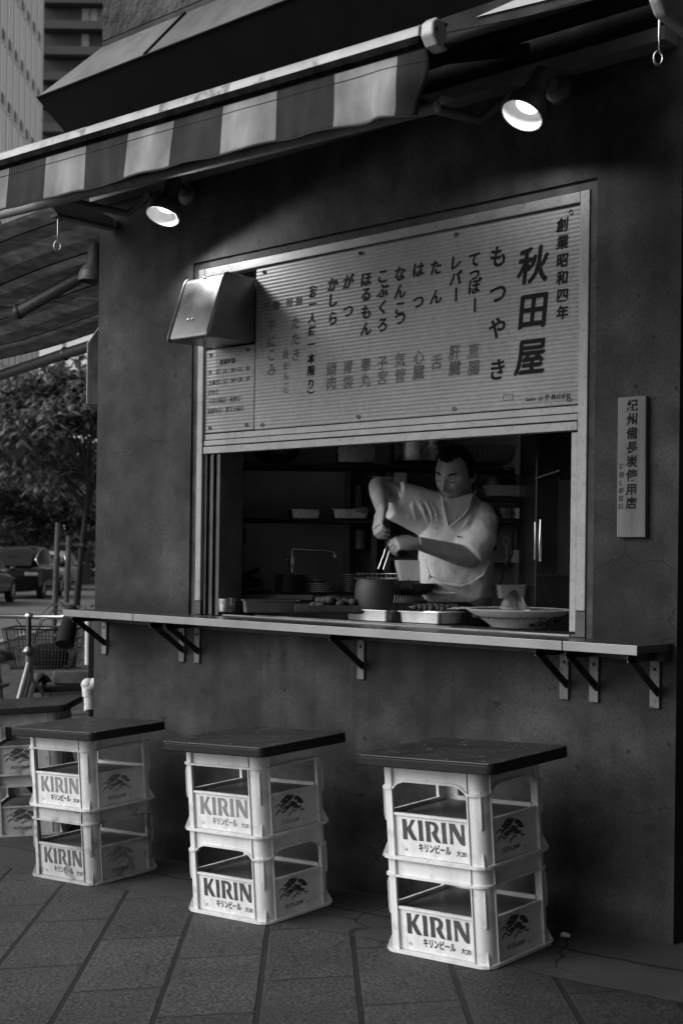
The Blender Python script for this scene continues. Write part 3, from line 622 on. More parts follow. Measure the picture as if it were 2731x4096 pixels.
eye(-5.225, 3.63, 2.957, .105, .0155, 'steel crank eye hanging below the pale end plate at the wall corner')
eye(-2.071, 3.60, 3.06, .115, .0135, 'steel crank eye hanging at the upper right beside the grey plate')

# ------------------------------------------------------------------ side awning around the corner
m_sfab = stripe_mat('side_awning_stripes', .34, .50, .30, 1, .1, .9, .30)
sa = thing('side_awning', 'extended striped awning on the side street seen from below', 'awning', (-6.5, 4.6, 3.0))
def sf(u, w):
    x = -5.45 - u*4.6; y = 3.80 + w*1.85
    return Vector((x, y, 3.10 - .07*(-5.45-x) + .012*sin(x*3.1+y*2) + .008*sin(y*14)))
b = MB(); b.grid(sf, 40, 40); b.build('fabric', m_sfab, sa, smooth=80, solid=.0015)
for w in (.08, .33, .58, .83, .995):
    b = MB(); b.tube([sf(i/30, w)+Vector((0, 0, -.004)) for i in range(31)], .004, 5); b.build('seam', m_soffit, sa)
b = MB(); e1 = V(78, 1246, 7.5); s0 = V(335, 1100, 7.2); s1 = V(-80, 1246, 8.3)
b.tube([s0, e1], .030, 10, flat=1.3); b.build('upper_arm', mat('arm_grey', .04, .5, .3), sa, smooth=50)
b = MB(); b.tube([e1, s1], .030, 10); b.ell(e1, (.04, .04, .045)); b.build('fore_arm', m_black, sa, smooth=50)
b = MB(); e2 = V(262, 1415, 7.7); b.tube([V(400, 1372, 7.3), e2], .032, 10); b.ell(e2, (.035, .035, .04)); b.tube([e2, V(0, 1502, 8.6), V(-120, 1540, 9)], .033, 10); b.build('far_arm', m_black, sa, smooth=50)
# duct on the side wall
du = thing('side_duct', 'metal duct box with a slanted top on the side wall', 'duct', (-5.5, 4.1, 2.1))
b = MB(); R2 = V(347, 1500, 6.9); xx = R2.x; yy = R2.y
b.ring_loft([[(xx+q[0]*.9, yy+q[0]*.86+k*0-k*.698*0+ k*.5*0, q[1]) for q in ((0, 2.10), (.16, 2.10), (.16, 2.53), (.07, 2.50), (0, 2.425))] for k in (0, 1)])
b.v = []; b.f = []
Rr = Vector((.731, .683, 0)); Ff = Vector((-.683, .731, 0))
zt = lambda v: V(347, v, 6.9).z
b.ring_loft([[R2*1 + Rr*a + Ff*d_ + Vector((0, 0, z-R2.z)) for a, z in ((0, zt(1618)), (.10, zt(1622)), (.10, zt(1290)), (.06, zt(1305)), (0, zt(1372)))] for d_ in (0, .35)])
b.build('duct_body', m_steel_d, du, bevel=.004)

# ------------------------------------------------------------------ beer crates and stools
KIRIN = {
'K' : [(-0.3687,0.1336),(-0.3498,0.1343),(-0.3485,0.1205),(-0.3482,0.1054),(-0.3373,0.1182),(-0.3285,0.1344),(-0.3118,0.1349),(-0.3266,0.1141),(-0.3311,0.1058),(-0.3218,0.0893),(-0.3053,0.0669),(-0.3201,0.0663),(-0.3275,0.0686),(-0.3356,0.0779),(-0.3481,0.0969),(-0.3485,0.0817),(-0.3473,0.0666),(-0.3672,0.0659),(-0.367,0.085),(-0.3677,0.1154)] ,
'I' : [(-0.3018,0.1348),(-0.2824,0.1348),(-0.2816,0.1148),(-0.2819,0.0881),(-0.2797,0.0674),(-0.2995,0.0671),(-0.2988,0.0864),(-0.2996,0.1132)] ,
'R' : [(-0.2706,0.1348),(-0.2413,0.1357),(-0.2267,0.1331),(-0.2178,0.1239),(-0.2157,0.1142),(-0.2192,0.104),(-0.2253,0.0976),(-0.2193,0.0857),(-0.2069,0.0678),(-0.2226,0.068),(-0.2307,0.073),(-0.2385,0.0839),(-0.2463,0.0997),(-0.2371,0.1039),(-0.2327,0.1126),(-0.2349,0.1207),(-0.242,0.1254),(-0.2505,0.1256),(-0.2507,0.1077),(-0.2504,0.0894),(-0.2484,0.068),(-0.2683,0.0673),(-0.2676,0.0878),(-0.2683,0.1094)] ,
'J' : [(-0.2044,0.1357),(-0.1845,0.136),(-0.1857,0.1186),(-0.1849,0.0923),(-0.1824,0.0682),(-0.2025,0.0679),(-0.201,0.0892),(-0.2026,0.1154)] ,
'N' : [(-0.1725,0.1358),(-0.1488,0.1364),(-0.1234,0.0925),(-0.1233,0.1194),(-0.1246,0.136),(-0.1107,0.1362),(-0.111,0.1206),(-0.1109,0.0962),(-0.1097,0.0693),(-0.1219,0.0687),(-0.1307,0.0747),(-0.1421,0.0899),(-0.1594,0.1145),(-0.1591,0.0965),(-0.1569,0.0685),(-0.1703,0.0688),(-0.1692,0.0922),(-0.1702,0.1167)] ,
}
EMB = [
[(0.2087,0.1345),(0.1993,0.1344),(0.188,0.1364),(0.1752,0.1382),(0.1638,0.1381),(0.1579,0.1358),(0.1541,0.1328),(0.1604,0.1321),(0.1503,0.1302),(0.1474,0.1295),(0.1478,0.1265),(0.1412,0.124),(0.1374,0.1214),(0.133,0.1197),(0.134,0.1154),(0.1395,0.1132),(0.1487,0.1136),(0.1566,0.1143),(0.1485,0.1116),(0.1398,0.1087),(0.1338,0.1048),(0.1307,0.0989),(0.1314,0.0946),(0.1362,0.0929),(0.141,0.0986),(0.1477,0.1023),(0.1578,0.1038),(0.1651,0.1058),(0.169,0.11),(0.1757,0.113),(0.1846,0.1155),(0.1921,0.1191),(0.1997,0.1236),(0.2039,0.1295)] ,
[(0.162,0.1265),(0.1683,0.1254),(0.1702,0.1222),(0.1643,0.1207),(0.1616,0.1224),(0.166,0.1236)] ,
[(0.1857,0.112),(0.1958,0.1121),(0.207,0.1091),(0.216,0.1046),(0.2219,0.0973),(0.2263,0.0899),(0.2437,0.088),(0.2396,0.0834),(0.237,0.0797),(0.2218,0.0807),(0.21,0.0787),(0.2088,0.0814),(0.2209,0.0867),(0.206,0.0828),(0.199,0.0853),(0.1978,0.0876),(0.2112,0.0918),(0.1995,0.0901),(0.191,0.0921),(0.1853,0.0923),(0.1784,0.0878),(0.1658,0.0826),(0.1529,0.0817),(0.1489,0.0849),(0.1651,0.0902),(0.1723,0.0913),(0.1593,0.0896),(0.1449,0.0873),(0.1409,0.0905),(0.1486,0.0964),(0.1631,0.1004),(0.1759,0.0993),(0.1865,0.1053)] ,
[(0.1841,0.1098),(0.1783,0.11),(0.1708,0.1064),(0.1691,0.1034),(0.1748,0.1024),(0.1807,0.1051)] ,
[(0.2132,0.1283),(0.2218,0.1276),(0.2332,0.1244),(0.2414,0.118),(0.2481,0.1118),(0.2533,0.1051),(0.2592,0.0965),(0.251,0.0955),(0.2422,0.0954),(0.2337,0.0986),(0.2275,0.103),(0.2228,0.1071),(0.2241,0.1127),(0.2208,0.117),(0.2219,0.1131),(0.2165,0.1099),(0.2118,0.1132),(0.208,0.1197),(0.2078,0.1247)] ,
[(0.2227,0.1061),(0.2265,0.103),(0.2229,0.1005),(0.2188,0.1029),(0.2161,0.1052)] ,
[(0.1262,0.114),(0.1312,0.1077),(0.1294,0.1032),(0.1235,0.1075),(0.1158,0.1085),(0.1099,0.1051),(0.1052,0.0994),(0.1017,0.0992),(0.1013,0.1025),(0.1074,0.1079),(0.1161,0.1113)] ,
[(0.1149,0.1058),(0.1211,0.1047),(0.1187,0.1018),(0.1146,0.103)] ,
[(0.127,0.0923),(0.1351,0.0882),(0.1376,0.0853),(0.1471,0.0807),(0.157,0.0806),(0.1617,0.0776),(0.1466,0.0751),(0.1385,0.079),(0.1327,0.0854),(0.1236,0.0859),(0.117,0.083),(0.1121,0.0761),(0.111,0.0715),(0.1072,0.0685),(0.1051,0.0709),(0.1081,0.0777),(0.1107,0.0837),(0.1183,0.0897)] ,
[(0.1161,0.0815),(0.1246,0.0816),(0.1186,0.0778)] ,
[(0.1852,0.0911),(0.1908,0.0892),(0.1987,0.0816),(0.2055,0.0767),(0.2168,0.0742),(0.2258,0.0767),(0.2248,0.074),(0.2122,0.0709),(0.2023,0.0735),(0.1934,0.0714),(0.1846,0.0689),(0.1812,0.0634),(0.1751,0.0595),(0.1724,0.0617),(0.1757,0.066),(0.182,0.0723),(0.1923,0.0753),(0.1982,0.0767),(0.1944,0.0824)] ,
[(0.1853,0.0688),(0.1952,0.0678),(0.1871,0.0652)] ,
[(0.2275,0.0789),(0.2362,0.079),(0.243,0.0736),(0.2518,0.0728),(0.2571,0.0748),(0.262,0.0722),(0.258,0.0692),(0.247,0.0687),(0.2399,0.0716),(0.233,0.0762)] ,
[(0.2463,0.0776),(0.2516,0.0787),(0.2484,0.0755)] ,
]
CW, CD, CH, PITCH = .445, .387, .317, .3122
hx, hy = CW/2-.014, CD/2-.014                      # body half sizes (flange and lip stand out)
PWX, PWY = .052, .050                                          # post width along each face
def rrect(ax, ay, r, n=6):
    out = []
    for cx, cy, a0 in ((ax-r, ay-r, 0), (-ax+r, ay-r, 90), (-ax+r, -ay+r, 180), (ax-r, -ay+r, 270)):
        for k in range(n+1):
            a = radians(a0+90*k/n); out.append((cx+r*cos(a), cy+r*sin(a)))
    return out
def ringband(b, o, i, z0, z1):
    n = len(o); s = len(b.v)
    for pts, z in ((o, z0), (o, z1), (i, z1), (i, z0)): b.v += [Vector((x, y, z)) for x, y in pts]
    for q in range(4):
        for j in range(n):
            a = s+q*n+j; c = s+q*n+(j+1) % n; d = s+((q+1) % 4)*n+(j+1) % n; e = s+((q+1) % 4)*n+j; b.f.append((a, c, d, e))
def crate_body(arched):
    b = MB(); r = .040; t = .006
    for sx in (-1, 1):
        for sy in (-1, 1):
            o, i = [], []
            arc = [(hx-r+r*cos(radians(a)), hy-r+r*sin(radians(a))) for a in range(0, 91, 15)]
            arci = [(hx-r+(r-t)*cos(radians(a)), hy-r+(r-t)*sin(radians(a))) for a in range(0, 91, 15)]
            o = [(hx, hy-PWY)]+arc+[(hx-PWX, hy)]; i = [(hx-t, hy-PWY)]+arci+[(hx-PWX, hy-t)]
            poly = o+i[::-1]
            b.ring_loft([[(sx*x, sy*y, z) for x, y in poly] for z in (.004, CH-.003)])
            # ribs at the post edges, corner rib and foot gusset
            b.box((sx*(hx+.0005), sy*(hy-PWY), CH/2), (.010, .004, CH-.012)); b.box((sx*(hx-PWX), sy*(hy+.0005), CH/2), (.004, .010, CH-.012))
            d = Vector((sx, sy, 0)).normalized(); c = Vector((sx*(hx-r), sy*(hy-r), 0))+d*(r-.002); p = Vector((-d.y, d.x, 0))*.002
            for poly in (([(0, .118), (.007, .126), (.009, .14), (.009, .225), (.006, .240), (0, .246)]), ([(0, .004), (.022, .004), (.020, .012), (.004, .048), (0, .050)])):
                b.prism(poly, c-p, d, (0, 0, 1), p*2)
    zt = .252
    for ax, (L_, off) in (('x', (hx-PWX, hy)), ('y', (hy-PWY, hx))):
        for s in (-1, 1):
            def bb(a0, a1, o0, o1, z0, z1):
                if ax == 'x': b.bx(a0, a1, min(s*o0, s*o1), max(s*o0, s*o1), z0, z1)
                else: b.bx(min(s*o0, s*o1), max(s*o0, s*o1), a0, a1, z0, z1)
            bb(-L_, L_, off-.011, off-.006, .012, .148)          # printed panel
            bb(-L_, L_, off-.012, off+.001, .146, .1535)         # sill rail
            if not arched:
                bb(-L_, L_, off-.011, off-.006, zt+.003, CH-.004); bb(-L_, L_, off-.013, off+.006, zt, zt+.007)
            else:
                n = 14; up, lo = [], []
                for k in range(n+1):
                    u = -L_+2*L_*k/n; e = max(0, (abs(u)-(L_-.055))/.055); z = zt+.006-.030*e*e; lo.append((u, z)); up.append((u, z+.007))
                poly = lo+[(L_, CH-.004), (-L_, CH-.004)]
                o = Vector((0, s*(off-.011), 0)) if ax == 'x' else Vector((s*(off-.011), 0, 0))
                axv = Vector((1, 0, 0)) if ax == 'x' else Vector((0, 1, 0)); th = Vector((0, s*.005, 0)) if ax == 'x' else Vector((s*.005, 0, 0))
                b.prism(poly, o, axv, (0, 0, 1), th); b.prism(lo+up[::-1], o-th*.2, axv, (0, 0, 1), th*3.2)
    zl = zt if not arched else zt-.022
    # lip round the corners, rim and base flange
    o_, i_ = rrect(hx+.008, hy+.008, r+.008), rrect(hx-.004, hy-.004, r-.004); n = len(o_)//4
    for q in range(4):
        oo = o_[q*n:(q+1)*n]; ii = i_[q*n:(q+1)*n]
        def ext(pts, k):                                           # run the lip a little onto each face
            a, c = Vector(pts[0]), Vector(pts[-1]); da = Vector(pts[1])-a; 
            return pts
        e0 = [(oo[0][0], oo[0][1]-.02*(1 if q in (0,) else (0)))]
        b.ring_loft([[(x, y, z) for x, y in oo+ii[::-1]] for z in (zl, zl+.0075)])
    for _ in (0,):
        for sx in (-1, 1):
            for sy in (-1, 1):
                b.bx(min(sx*(hx-PWX), sx*(hx-r)), max(sx*(hx-PWX), sx*(hx-r)), min(sy*(hy-.004), sy*(hy+.008)), max(sy*(hy-.004), sy*(hy+.008)), zl, zl+.0075)
                b.bx(min(sx*(hx-.004), sx*(hx+.008)), max(sx*(hx-.004), sx*(hx+.008)), min(sy*(hy-PWY), sy*(hy-r)), max(sy*(hy-PWY), sy*(hy-r)), zl, zl+.0075)
    ringband(b, rrect(CW/2-.001, CD/2-.001, .048), rrect(hx-.012, hy-.012, .03), 0, .010)
    ringband(b, rrect(hx+.004, hy+.004, .044), rrect(hx-.008, hy-.008, .034), CH-.008, CH)
    b.bx(-hx+.01, hx-.01, -hy+.01, hy-.01, .006, .012)
    return b
def crate_insert():
    b = MB(); nx, ny = 5, 4; w, d = (hx-.014)*2, (hy-.014)*2
    for i in range(1, nx):
        x = -w/2+w*i/nx; poly = [(-d/2, .013), (d/2, .013)]
        for k in range(ny*2, -1, -1): poly.append((-d/2+d*k/(ny*2), .122 if k % 2 else .132))
        b.prism(poly, (x-.0015, 0, 0), (0, 1, 0), (0, 0, 1), (.003, 0, 0))
    for j in range(1, ny):
        y = -d/2+d*j/ny; poly = [(-w/2, .0135), (w/2, .0135)]
        for k in range(nx*2, -1, -1): poly.append((-w/2+w*k/(nx*2), .121 if k % 2 else .131))
        b.prism(poly, (0, y-.0015, 0), (1, 0, 0), (0, 0, 1), (0, .003, 0))
    b.bx(-w/2+.001, w/2-.001, -d/2+.001, d/2-.001, .134, .140)
    return b
CB = {a: crate_body(a).mesh('crate_body', None, 25) for a in (False, True)}
CI = crate_insert().mesh('insert', None)
OFF = -hy+.006-.0012                                # printed panels lie just in front of this
OFX = hx-.006+.0012
def kx(x): return x+.2435
KP = {k: flat_polys([[(kx(x), z) for x, z in p]]) for k, p in KIRIN.items()}
EP = flat_polys([[(y-.2035, z) for y, z in p] for p in EMB])
def print_meshes(year):
    b1 = MB()
    for k in 'KIRJN': put_flat(b1, KP[k], (0, OFF, 0), (1, 0, 0), (0, 0, 1))
    def one(t, bold, o, ax, wd, h):
        gl = glyph(t, bold, 0); w = max(p[0] for p in gl[0])*2; b = MB(); put_flat(b, gl, o, ax, (0, 0, 1), wd/w, h); return b
    X1, Y1 = (1, 0, 0), (0, 1, 0)
    b2 = one('キリンビール', .03, (kx(-.2365), OFF, .0437), X1, .134, .031); b3 = one('大20', .018, (kx(-.1278), OFF, .0400), X1, .040, .021)
    b4 = one(year, 0, (kx(-.356), OFF, .0325), X1, .013, .012)
    b5 = MB(); put_flat(b5, EP, (OFX, 0, 0), Y1, (0, 0, 1))
    b6 = one('大びん20本', .018, (OFX, .181-.2035, .0400), Y1, .100, .019); b7 = one(year, 0, (OFX, .256-.2035, .0335), Y1, .013, .012)
    return [x.mesh('print') for x in (b1, b2, b3, b4, b5, b6, b7)]
def crate(M, label, year, arched, mk, ms, mi, body, group):
    t = thing('beer_crate', label, 'crate', M=M, group=group)
    def part(nm, me, m, cp=True):
        me = me.copy() if me.materials and me.materials[0] != m else me
        if not me.materials: me.materials.append(m)
        else: me.materials[0] = m
        return link(nm, me, t)
    part('crate_body', CB[arched], body); part('bottle_insert', CI, m_crate_in)
    pm = print_meshes(year)
    for nm, me, m in zip(('brand_lettering', 'product_lettering', 'size_mark', 'year_mark', 'beast_emblem', 'bottle_count', 'year_mark'), pm, (mk, ms, ms, ms, mi, ms, ms)): part(nm, me, m)
    return t
def frame_at(x, y, yaw, z=None): return Matrix.Translation((x, y, gz(x, y) if z is None else z)) @ TILT @ Matrix.Rotation(yaw, 4, 'Z')
m_edge = mat('black_edge_band', .010, .55, var=.4, scale=20, spec=.25)
def stool(cx, cy, yaw, specs, board, group_c='white beer crates stacked as stools'):
    M0 = frame_at(cx, cy, yaw)
    for k, (lab, year, arched, mk, ms, mi, body) in enumerate(specs):
        crate(M0 @ Matrix.Translation((0.002*k, 0, .002+PITCH*k)), lab, year, arched, mk, ms, mi, body, group_c)
    lab, x0, x1, y0, y1, dyaw = board
    t = thing('stool_board', lab, 'board', M=M0 @ Matrix.Translation((0, 0, .002+PITCH+CH+.001)) @ Matrix.Rotation(dyaw, 4, 'Z'), group='dark boards laid on crate stools')
    b = MB(); r = .03; cx_, cy_ = (x0+x1)/2, (y0+y1)/2; pts = rrect((x1-x0)/2, (y1-y0)/2, r, 4)
    b.ring_loft([[(x+cx_, y+cy_, z) for x, y in pts] for z in (.031, .037)]); b.build('board_top', m_top, t, world=False, bevel=.003, smooth=30)
    b = MB(); b.ring_loft([[(x*.998+cx_, y*.998+cy_, z) for x, y in pts] for z in (0, .0308)]); b.build('edge_band', m_edge, t, world=False, bevel=.004, smooth=30)
P0, P1, P2 = m_pr
def cen(x, y, yaw): e = Vector((cos(yaw), sin(yaw))); g_ = Vector((-sin(yaw), cos(yaw))); p = Vector((x, y))-e*(CW/2+.021)+g_*(.1825+.021); return p.x, p.y
x, y = cen(-2.482, 3.379, .0145)
stool(x, y, .0145, [('clean white beer crate on the pavement at the bottom of the right hand stool', '92', False, P0, P0, P0, m_crate),
                    ('clean white beer crate with rounded openings under the right hand stool board', '24', True, P0, P0, P0, m_crate)],
      ('dark stool board with white flecks on the right hand crate stack', -.2395, .327, -.2645, .1725, -.008))
x, y = cen(-3.484, 3.369, .026)
stool(x, y, .026, [('white beer crate with rounded openings at the bottom of the middle stool', '25', True, P0, P0, P0, m_crate),
                   ('white beer crate with faded banded lettering under the middle stool board', '92', False, P1, P1, P0, m_crate)],
      ('matt dark stool board on the middle crate stack', -.2115, .3415, -.2805, .1805, -.012))
x, y = cen(-4.577, 3.403, .043)
stool(x, y, .043, [('scuffed dirty beer crate at the bottom of the stool nearest the wall corner', '98', False, P2, P2, P1, m_crate_d),
                   ('beer crate with pale worn lettering under the stool board nearest the wall corner', '92', False, P1, P0, P1, m_crate)],
      ('glossy dark stool board nearest the wall corner reflecting the wall', -.2075, .374, -.2705, .1435, -.015))
c4 = V(150, 2985, 7.07)
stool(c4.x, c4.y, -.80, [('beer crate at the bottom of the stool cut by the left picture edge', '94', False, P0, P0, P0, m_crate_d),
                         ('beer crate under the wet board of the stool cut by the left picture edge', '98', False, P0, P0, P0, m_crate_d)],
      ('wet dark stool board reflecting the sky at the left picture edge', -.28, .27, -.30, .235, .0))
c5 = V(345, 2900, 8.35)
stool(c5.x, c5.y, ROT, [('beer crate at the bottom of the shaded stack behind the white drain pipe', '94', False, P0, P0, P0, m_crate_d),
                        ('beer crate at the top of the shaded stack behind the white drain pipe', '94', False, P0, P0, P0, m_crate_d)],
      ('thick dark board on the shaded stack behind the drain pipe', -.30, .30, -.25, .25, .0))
def slab(name, lab, c, w, d, h, m, rz, cat='cushion', grp=None):
    t = thing(name, lab, cat, c, rz, grp); b = MB(); pts = rrect(w/2, d/2, .025, 3); n = 8
    b.ring_loft([[(x+.004*sin(x*60+z*90), y+.004*sin(y*50), z) for x, y in pts] for z in (0, h*.3, h*.5, h*.8, h)]); b.build('pad', m, t, world=False, bevel=.004, smooth=40); return t
m_rug = mat('worn_cushion', .10, .9, var=.4, scale=14, bump=.4, bscale=50)
zb = gz(c5.x, c5.y)+.66
slab('thin_mat', 'thin dark mat lying on the lower board of the shaded stack', (c5.x+.03, c5.y, zb), .46, .42, .018, m_rug, ROT, 'mat')
slab('folded_cushion', 'thick worn cushion on top of the shaded stack behind the pipe', (c5.x+.08, c5.y+.08, zb+.0185), .56, .5, .075, m_rug, ROT, 'cushion')
slab('thin_mat', 'thin mat topmost on the worn cushion of the shaded stack', (c5.x+.16, c5.y+.17, zb+.094), .40, .34, .016, m_rug, ROT, 'mat')
# drain pipe at the corner
dp = thing('drain_pipe', 'white drain pipe elbow coming out of the wall corner', 'pipe', (-5.42, 3.99, .1))
q = V(352, 2745, 6.78); m_pvc = mat('white_pvc', .62, .45, var=.12, scale=12, spots=.3)
b = MB(); b.tube([q+Rr*.10+Vector((0, 0, .02)), q+Rr*.03+Vector((0, 0, .012)), q+Vector((0, 0, -.01)), q+Rr*.004+Vector((0, 0, -.05))], [.03, .031, .033, .03], 14); b.ell(q+Vector((0, 0, .008)), (.034, .034, .034)); b.build('elbow', m_pvc, dp, smooth=60)
b = MB(); b.tube([q+Rr*.008+Vector((0, 0, -.04)), q+Rr*.01+Vector((0, 0, -.115))], .0265, 14); b.build('sleeve', m_pvc, dp, smooth=50)
b = MB(); zz = gz(q.x, q.y); b.tube([q+Rr*.012+Vector((0, 0, -.115)), Vector((q.x+Rr.x*.012, q.y+Rr.y*.012, zz))], .021, 12); b.build('lower_pipe', m_black, dp, smooth=50)
po = thing('white_post', 'plain pale post standing behind the left end of the counter', 'post', (V(352, 2645, 9.2).x, V(352, 2645, 9.2).y, -.08))
q = V(352, 2645, 9.2); b = MB(); b.tube([(q.x, q.y, -.08), (q.x, q.y, .955)], .021, 12); b.build('post_tube', m_pvc, po, smooth=50)
q = V(371, 2600, 7.2); pk = thing('dark_plank', 'dark upright plank leaning behind the wall corner', 'plank', (q.x, q.y, -.07))
b = MB(); b.box((q.x, q.y, .45), (.03, .06, 1.05), Matrix.Rotation(ROT, 3, 'Z')); b.build('plank_body', m_black_m, pk)
# cigarette end
q = Vector((-2.53, 3.83, 0)); q.z = gz(q.x, q.y)+.009
cg = thing('cigarette_end', 'crushed cigarette end lying at the foot of the wall', 'cigarette end', q)
b = MB(); b.tube([q, q+Vector((.012, -.008, .006)), q+Vector((.026, .004, .001))], [.008, .009, .007], 10); b.build('stub', mat('cigarette_paper', .45, .8), cg, smooth=50)
# ------------------------------------------------------------------ things on the counter and in the kitchen
PXM = lambda D: D/F_PX
def onc(u, v, z=CZ):                                # point on the counter top seen at (u, v)
    d = V(u, v, 1)-Vector((0, 0, CAM_Z)); return Vector((0, 0, CAM_Z))+d*((z-CAM_Z)/d.z)
def tray(name, lab, c, w, d, h, rz, m=m_steel, grp=None, cat='tray'):
    t = thing(name, lab, cat, c, rz, grp); b = MB(); r = .02
    def rr(a, bb, z): return [(x, y, z) for x, y in rrect(a/2, bb/2, r, 4)]
    b.ring_loft([rr(w-.03, d-.03, 0.002), rr(w-.022, d-.022, 0), rr(w-.012, d-.012, h-.004), rr(w+.004, d+.004, h), rr(w+.004, d+.004, h-.003), rr(w-.014, d-.014, h-.005), rr(w-.026, d-.026, .004)])
    b.build('tray_body', m, t, world=False, smooth=35); return t
m_tray = mat('tray_steel', .62, .33, 1.0, var=.2, scale=12, bump=.1, bscale=50)
c1 = onc(1516, 2480); tray('steel_tray', 'empty steel tray on the counter under the black grill pot', c1+Vector((0, 0, .001)), .255, .19, .046, .02, m_tray, 'steel trays on the counter')
c2 = onc(1722, 2490); tray('steel_tray', 'bright steel tray with grilled skewers laid across it', c2+Vector((0, 0, .001)), .235, .175, .046, .02, m_tray, 'steel trays on the counter')
m_meat = mat('grilled_meat', .03, .75, var=.6, scale=40, bump=.8, bscale=60)
def skewer(lab, p, q, n, r, grp):
    p, q = Vector(p), Vector(q); t = thing('meat_skewer', lab, 'skewer', p, 0, grp); b = MB(); b.tube([p-(q-p)*.1, q+(q-p)*.35], .0018, 6); b.build('stick', mat('bamboo', .3, .7), t)
    b = MB()
    for i in range(n): b.ell(p.lerp(q, (i+.5)/n)+Vector((random.uniform(-.002, .002),)*3), (r*random.uniform(.9, 1.25), r*random.uniform(.9, 1.2), r*random.uniform(.8, 1.05)), Matrix.Rotation(random.random()*3, 3, 'Z'), 9, 6)
    b.build('meat', m_meat, t, smooth=70)
for i in range(4): skewer('dark grilled meat skewer lying on the bright steel tray', c2+Vector((-.075, -.03+.03*i, .062+.004*(i % 2))), c2+Vector((.10, -.02+.03*i, .062+.004*(i % 2))), 6, .014, 'grilled skewers on the tray')
# big dish with a ladle
m_porc = mat('porcelain', .62, .25, var=.08, scale=8)
cp = onc(2070, 2510); pl = thing('serving_dish', 'large pale rimmed dish with a floral band on the counter', 'dish', cp)
b = MB(); b.lathe([(.001, .003), (.095, .003), (.10, 0), (.105, .004), (.14, .028), (.178, .050), (.202, .066), (.206, .070), (.201, .072), (.17, .058), (.13, .036), (.09, .014), (.001, .012)], cp+Vector((0, 0, .002)), 64); b.build('dish_body', m_porc, pl, smooth=60)
b = MB()
for k in range(150):
    a = 2*pi*k/150; rr_ = .1745+.003*sin(k*1.7)
    b.ell(cp+Vector((rr_*cos(a), rr_*sin(a), .0425+.0025*sin(k*2.3))), (.0042, .0042, .0028), None, 6, 4)
b.build('floral_band', m_ink3, pl)
b = MB(); b.lathe([(.192, .0688), (.178, .0625)], cp+Vector((0, 0, .0022)), 64); b.build('rim_band', m_ink2, pl)
ld = thing('ladle', 'steel ladle bowl resting in the large dish', 'ladle', cp+Vector((-.03, 0, .02)))
lc = V(2046, 2425, 4.72); lc = V(2044, 2424, 5.10); q = Vector((0, 0, 1)).rotation_difference((Rr*-.74+Ff*.50+Vector((0, 0, .42))).normalized()).to_matrix()
b = MB(); b.lathe([(.001, -.054), (.028, -.047), (.048, -.024), (.057, .003), (.060, .014), (.061, .016), (.057, .014), (.055, .003), (.045, -.02), (.026, -.042), (.001, -.049)], lc, 32, q); b.build('bowl', mat('ladle_steel', .6, .30, 1.0, var=.12), ld, smooth=60)
b = MB(); nq = q @ Vector((0, 0, 1)); fd = (Ff*.6+Rr*.8-nq*(Ff*.6+Rr*.8).dot(nq)).normalized(); a = lc+fd*.057+nq*.010; b.tube([a, a+fd*.02+Rr*.01, a+Rr*.06+Ff*.03-Vector((0, 0, .030)), a+Rr*.14+Ff*.05-Vector((0, 0, .035))], .004, 8); b.build('handle', m_steel, ld, smooth=60)
def food(name, lab, c, pts, m, r, cat='food'):
    t = thing(name, lab, cat, c); b = MB()
    for p in pts: b.ell(Vector(c)+Vector(p), (r*random.uniform(.8, 1.3), r*random.uniform(.8, 1.3), r*random.uniform(.6, 1)), None, 8, 6)
    b.build('pieces', m, t, smooth=70); return t
food('dish_food', 'dark pieces of food in the right half of the large dish', cp+Vector((.06, 0, .022)), [(random.uniform(-.05, .09), random.uniform(-.06, .06), random.uniform(0, .02)) for _ in range(26)], m_meat, .016)
# black earthen grill pot with wire grill
m_pot = mat('black_earthenware', .032, .6, var=.3, scale=9, bump=.2)
cp2 = V(1506, 2478, 5.72); cp2.z = CZ+.001; gp = thing('grill_pot', 'round black earthen grill pot on the counter', 'pot', cp2)
h = .172; b = MB(); b.lathe([(.001, .001), (.066, .001), (.078, .01), (.091, .06), (.096, .10), (.094, .14), (.087, .163), (.085, h), (.078, h), (.077, .15), (.07, .06), (.001, .05)], cp2, 40); b.build('pot_body', m_pot, gp, smooth=50)
b = MB(); b.tube([cp2+Vector((.075, .05, .14)), cp2+Vector((.105, .085, .152)), cp2+Vector((.12, .095, .138))], [.016, .02, .014], 8); b.build('lug', m_pot, gp, smooth=60)
gr = thing('wire_grill', 'rectangular wire grill laid over the black pot', 'grill', cp2+Vector((0, 0, h)))
b = MB(); R3 = Matrix.Rotation(ROT-.05, 3, 'Z')
for z, s in ((h+.004, 1.0), (h+.024, .92)):
    cs = [cp2+R3 @ Vector((x*.095*s, y*.085*s, z)) for x, y in ((-1, -1), (1, -1), (1, 1), (-1, 1), (-1, -1))]; b.tube(cs, .0018, 6)
for i in range(9): x = -.08+.02*i; b.tube([cp2+R3 @ Vector((x, -.085, h+.004)), cp2+R3 @ Vector((x*.95, -.070, h+.020)), cp2+R3 @ Vector((x, .085, h+.022))], .0013, 5)
b.build('wires', m_steel, gr, smooth=60)

